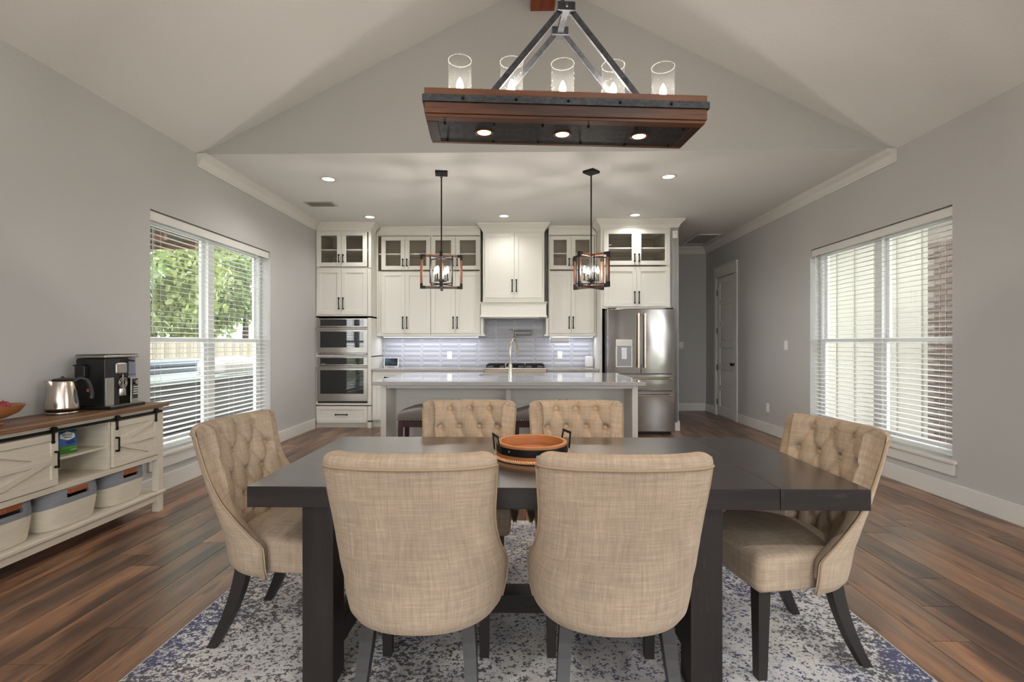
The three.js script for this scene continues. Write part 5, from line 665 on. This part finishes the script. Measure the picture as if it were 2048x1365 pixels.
// ------------------------------------------------------------------ outside
{
  const gr = dataTex(512, 512, (x, y) => { const k = 0.6 + 0.7 * fbm(x / 20, y / 20, 4, 950); return [72 * k, 96 * k, 46 * k]; });
  struct('ground', B(-40, 40, -0.5, -0.3, -40, 40), M(0xffffff, 0.95, { map: rep(gr, 0.5, 0.5) })); struct('patio_slab', mg(B(-8, XL - WT, -0.3, -0.16, -12, 4), B(XR + WT, 6.2, -0.3, -0.16, -14, 2)), M(0x8f8d88, 0.9)); struct('driveway', B(-6, 6, -0.3, -0.2, ZR + WT, 20), M(0xb8b3a8, 0.9));
  // hot tub
  const t = thing('hot_tub', 'grey slat-sided hot tub outside the left window', 'hot tub', [-5.6, -0.16, -6.3]), x0 = -6.7, x1 = -4.5, z0 = -9.3, z1 = -5.0, mSl = M(0x4d5152, 0.7);
  pa('tub_core', B(x0 + 0.05, x1 - 0.05, -0.16, 0.74, z0 + 0.05, z1 - 0.05), mSl, t); for (let i = 0; i < 12; i++) { const y = -0.14 + i * 0.068; pa(i ? 'slat_' + String(i).padStart(3, '0') : 'slat', mg(B(x1 - 0.05, x1 - 0.02, y, y + 0.05, z0, z1, 0.006), B(x0, x1 - 0.02, y, y + 0.05, z1 - 0.05, z1 - 0.02, 0.006)), mSl, t); }
  pa('shell_rim', B(x0 - 0.03, x1 + 0.03, 0.74, 0.8, z0 - 0.03, z1 + 0.03, 0.02), M(0x76837f, 0.4), t); pa('folded_cover', mg(B(-6.6, -5.5, 0.9, 1.0, z0 + 0.2, -7.0, 0.03), B(-6.6, -5.5, 0.8, 0.9, z0 + 0.2, -7.0, 0.03)), M(0x5c6670, 0.7), t);
  const tw = thing('towel', 'white towel draped on the hot tub rim outside', 'towel', [-4.75, 0.8, -8.1]); part('cloth', cushion(0.5, 0.22, 1.1, 0.08, 0.05, 14).translate(0, 0.11, 0), M(0xb9b5ad, 0.95), tw);
  // fence of upright boards
  const f = thing('board_fence', 'weathered upright board fence behind the hot tub', 'fence', [-9.5, -0.3, -12]), mF = [0x8f8573, 0x857b6a, 0x988d7b].map((c) => M(c, 0.9)), bg = B(-0.012, 0.012, 0, 1.68, -0.07, 0.07, 0.003); let n = 0; for (let z = -20; z < -5; z += 0.148) { const b = part(n ? 'board_' + String(n).padStart(3, '0') : 'board', bg, mF[n % 3], f); n++; b.position.set(rr(-0.006, 0.006), rr(-0.02, 0.02), z + 12); } part('fence_rail', mg(B(-0.06, -0.014, 0.3, 0.39, -8, 7), B(-0.06, -0.014, 1.3, 1.39, -8, 7)), mF[1], f);
  // trees
  const leaf = new THREE.CircleGeometry(0.5, 6); leaf.scale(0.55, 1, 1); const p3 = new THREE.Vector3(), mtx = new THREE.Matrix4(), qq = new THREE.Quaternion(), sc = new THREE.Vector3(), col = new THREE.Color();
  const mLeaf = M(0xffffff, 0.7, { transmission: 0.4, thickness: 0, side: THREE.DoubleSide }), mBark = M(0x5a4a3c, 0.95);
  const tree = (label, x, z, h, r, cnt, tint) => { const o = thing('tree', label, 'tree', [x, -0.3, z], 0, 'trees behind the fence'); part('trunk', mg(cyl([0, 0, 0], [0.15, h * 0.55, 0.1], 0.16, 10, 0.09), cyl([0.1, h * 0.4, 0.05], [-0.9, h * 0.75, 0.5], 0.07, 8, 0.03), cyl([0.12, h * 0.45, 0.05], [0.9, h * 0.8, -0.6], 0.07, 8, 0.03), cyl([0.14, h * 0.5, 0.1], [0.1, h * 0.9, 0.3], 0.07, 8, 0.02)), mBark, o);
    const im = new THREE.InstancedMesh(leaf, mLeaf, cnt); for (let i = 0; i < cnt; i++) { const cl = Math.floor(hash2(i, 1, 7) * 40), ca = hash2(cl, Math.round(x * 9), 3) * 6.28, cr = Math.sqrt(hash2(cl, Math.round(z * 9), 4)) * r, cy = h * (0.32 + 0.62 * hash2(cl, 5, Math.round(x * 7))), u = rr(-1, 1), th = rr(0, 6.28), rad = 0.3 * r * Math.cbrt(rnd()) + 0.3 * rnd(), k = Math.sqrt(1 - u * u); p3.set(cr * Math.cos(ca) + rad * k * Math.cos(th), cy + rad * u * 0.75, cr * Math.sin(ca) + rad * k * Math.sin(th)); qq.setFromEuler(new THREE.Euler(rr(-1.4, 1.4), rr(0, 6.28), rr(-1, 1))); const s = rr(0.14, 0.28); sc.set(s, s, s); im.setMatrixAt(i, mtx.compose(p3, qq, sc)); const v = rr(0.65, 1.3); im.setColorAt(i, col.setRGB(tint[0] * v, tint[1] * v, tint[2] * v * rr(0.6, 1.1))); } im.name = 'foliage'; im.userData = { kind: 'stuff' }; o.add(im); };
  tree('leafy green tree behind the fence, seen in the near half of the left window', -11.2, -10.5, 6.2, 2.3, 9000, [0.17, 0.26, 0.08]); tree('paler green tree behind the fence, seen in the far half of the left window', -11.4, -15.2, 6.0, 2.4, 9000, [0.27, 0.33, 0.12]); tree('dense green tree farthest along the fence', -11.2, -20, 6.6, 2.6, 9000, [0.2, 0.28, 0.1]); tree('large green tree rising beyond the others', -15.5, -18, 9, 3.4, 9000, [0.22, 0.3, 0.11]); tree('tall green tree rising behind the nearest garden tree', -15.5, -13, 9, 3.4, 9000, [0.16, 0.24, 0.08]); tree('tall green tree at the far end behind the fence', -16.5, -24, 9.5, 3.6, 9000, [0.2, 0.27, 0.1]);
  // gazebo over the tub
  const gz = thing('gazebo', 'brown timber gazebo roof over the hot tub', 'gazebo', [-6.0, -0.16, -5.4]), mT = M(0x4a3629, 0.8); for (const [x, z] of [[-7.4, -6.9], [-7.4, -4.0], [-4.75, -4.0]]) pa('post', B(x - 0.06, x + 0.06, -0.16, 2.68, z - 0.06, z + 0.06, 0.005), mT, gz); pa('roof', mg(B(-7.6, -4.58, 2.72, 2.82, -7.15, -3.7, 0.01)), mT, gz); for (let i = 0; i < 6; i++) pa('rafter', B(-7.55, -4.62, 2.62, 2.72, -7.05 + i * 0.62, -7.0 + i * 0.62), M(0x7a5238, 0.8), gz);
  { const w = thing('overhead_cable', 'dark cable hanging across the trees outside', 'cable', [-9, 2.2, -12]); part('cable', tube([[0, 0, -8], [0, -0.12, 0], [0, 0.05, 8]], 0.018, 40, 6), mBlack, w); }
  // white battened wall and brick corner outside the right window
  const wb = thing('siding_wall', 'white board and batten wall outside the right window', 'wall', [6.15, -0.16, -10.5]), mS = M(0xb9b5a9, 0.8); pa('siding', B(6.05, 6.25, -0.16, 3.4, -14, -7.5), mS, wb); pa('eave', B(5.2, 6.4, 3.4, 3.52, -14.2, -4.4), mTrim, wb); for (let z = -13.8; z < -7.4; z += 0.51) pa('batten', B(6.03, 6.05, -0.16, 3.4, z - 0.02, z + 0.02), mS, wb);
  const bw = thing('brick_wall', 'brown brick corner outside the right window', 'wall', [6.1, -0.16, -6.2]); pa('mortar', B(6.0, 6.2, -0.16, 3.2, -7.5, -4.6), M(0x8b8178, 0.95), bw); const mBr = [0x6b5a50, 0x74635a, 0x5f5048].map((c) => M(c, 0.9)), bb = B(-0.01, 0.01, 0.004, 0.071, -0.105, 0.105, 0.003); let k = 0; for (let j = 0; j < 42; j++) for (let i = 0; i < 8; i++) { const z = -7.38 + i * 0.225 + (j % 2) * 0.11; if (k >= 290) break; const b = part(k ? 'brick_' + String(k).padStart(3, '0') : 'brick', bb, mBr[(i * 7 + j * 5) % 3], bw); b.position.set(5.995 - 6.1, j * 0.0785, z + 6.2); k++; }
}
scene.traverse((o) => { if (o.isMesh) { o.castShadow = true; o.receiveShadow = true; } });
renderer.render(scene, camera);
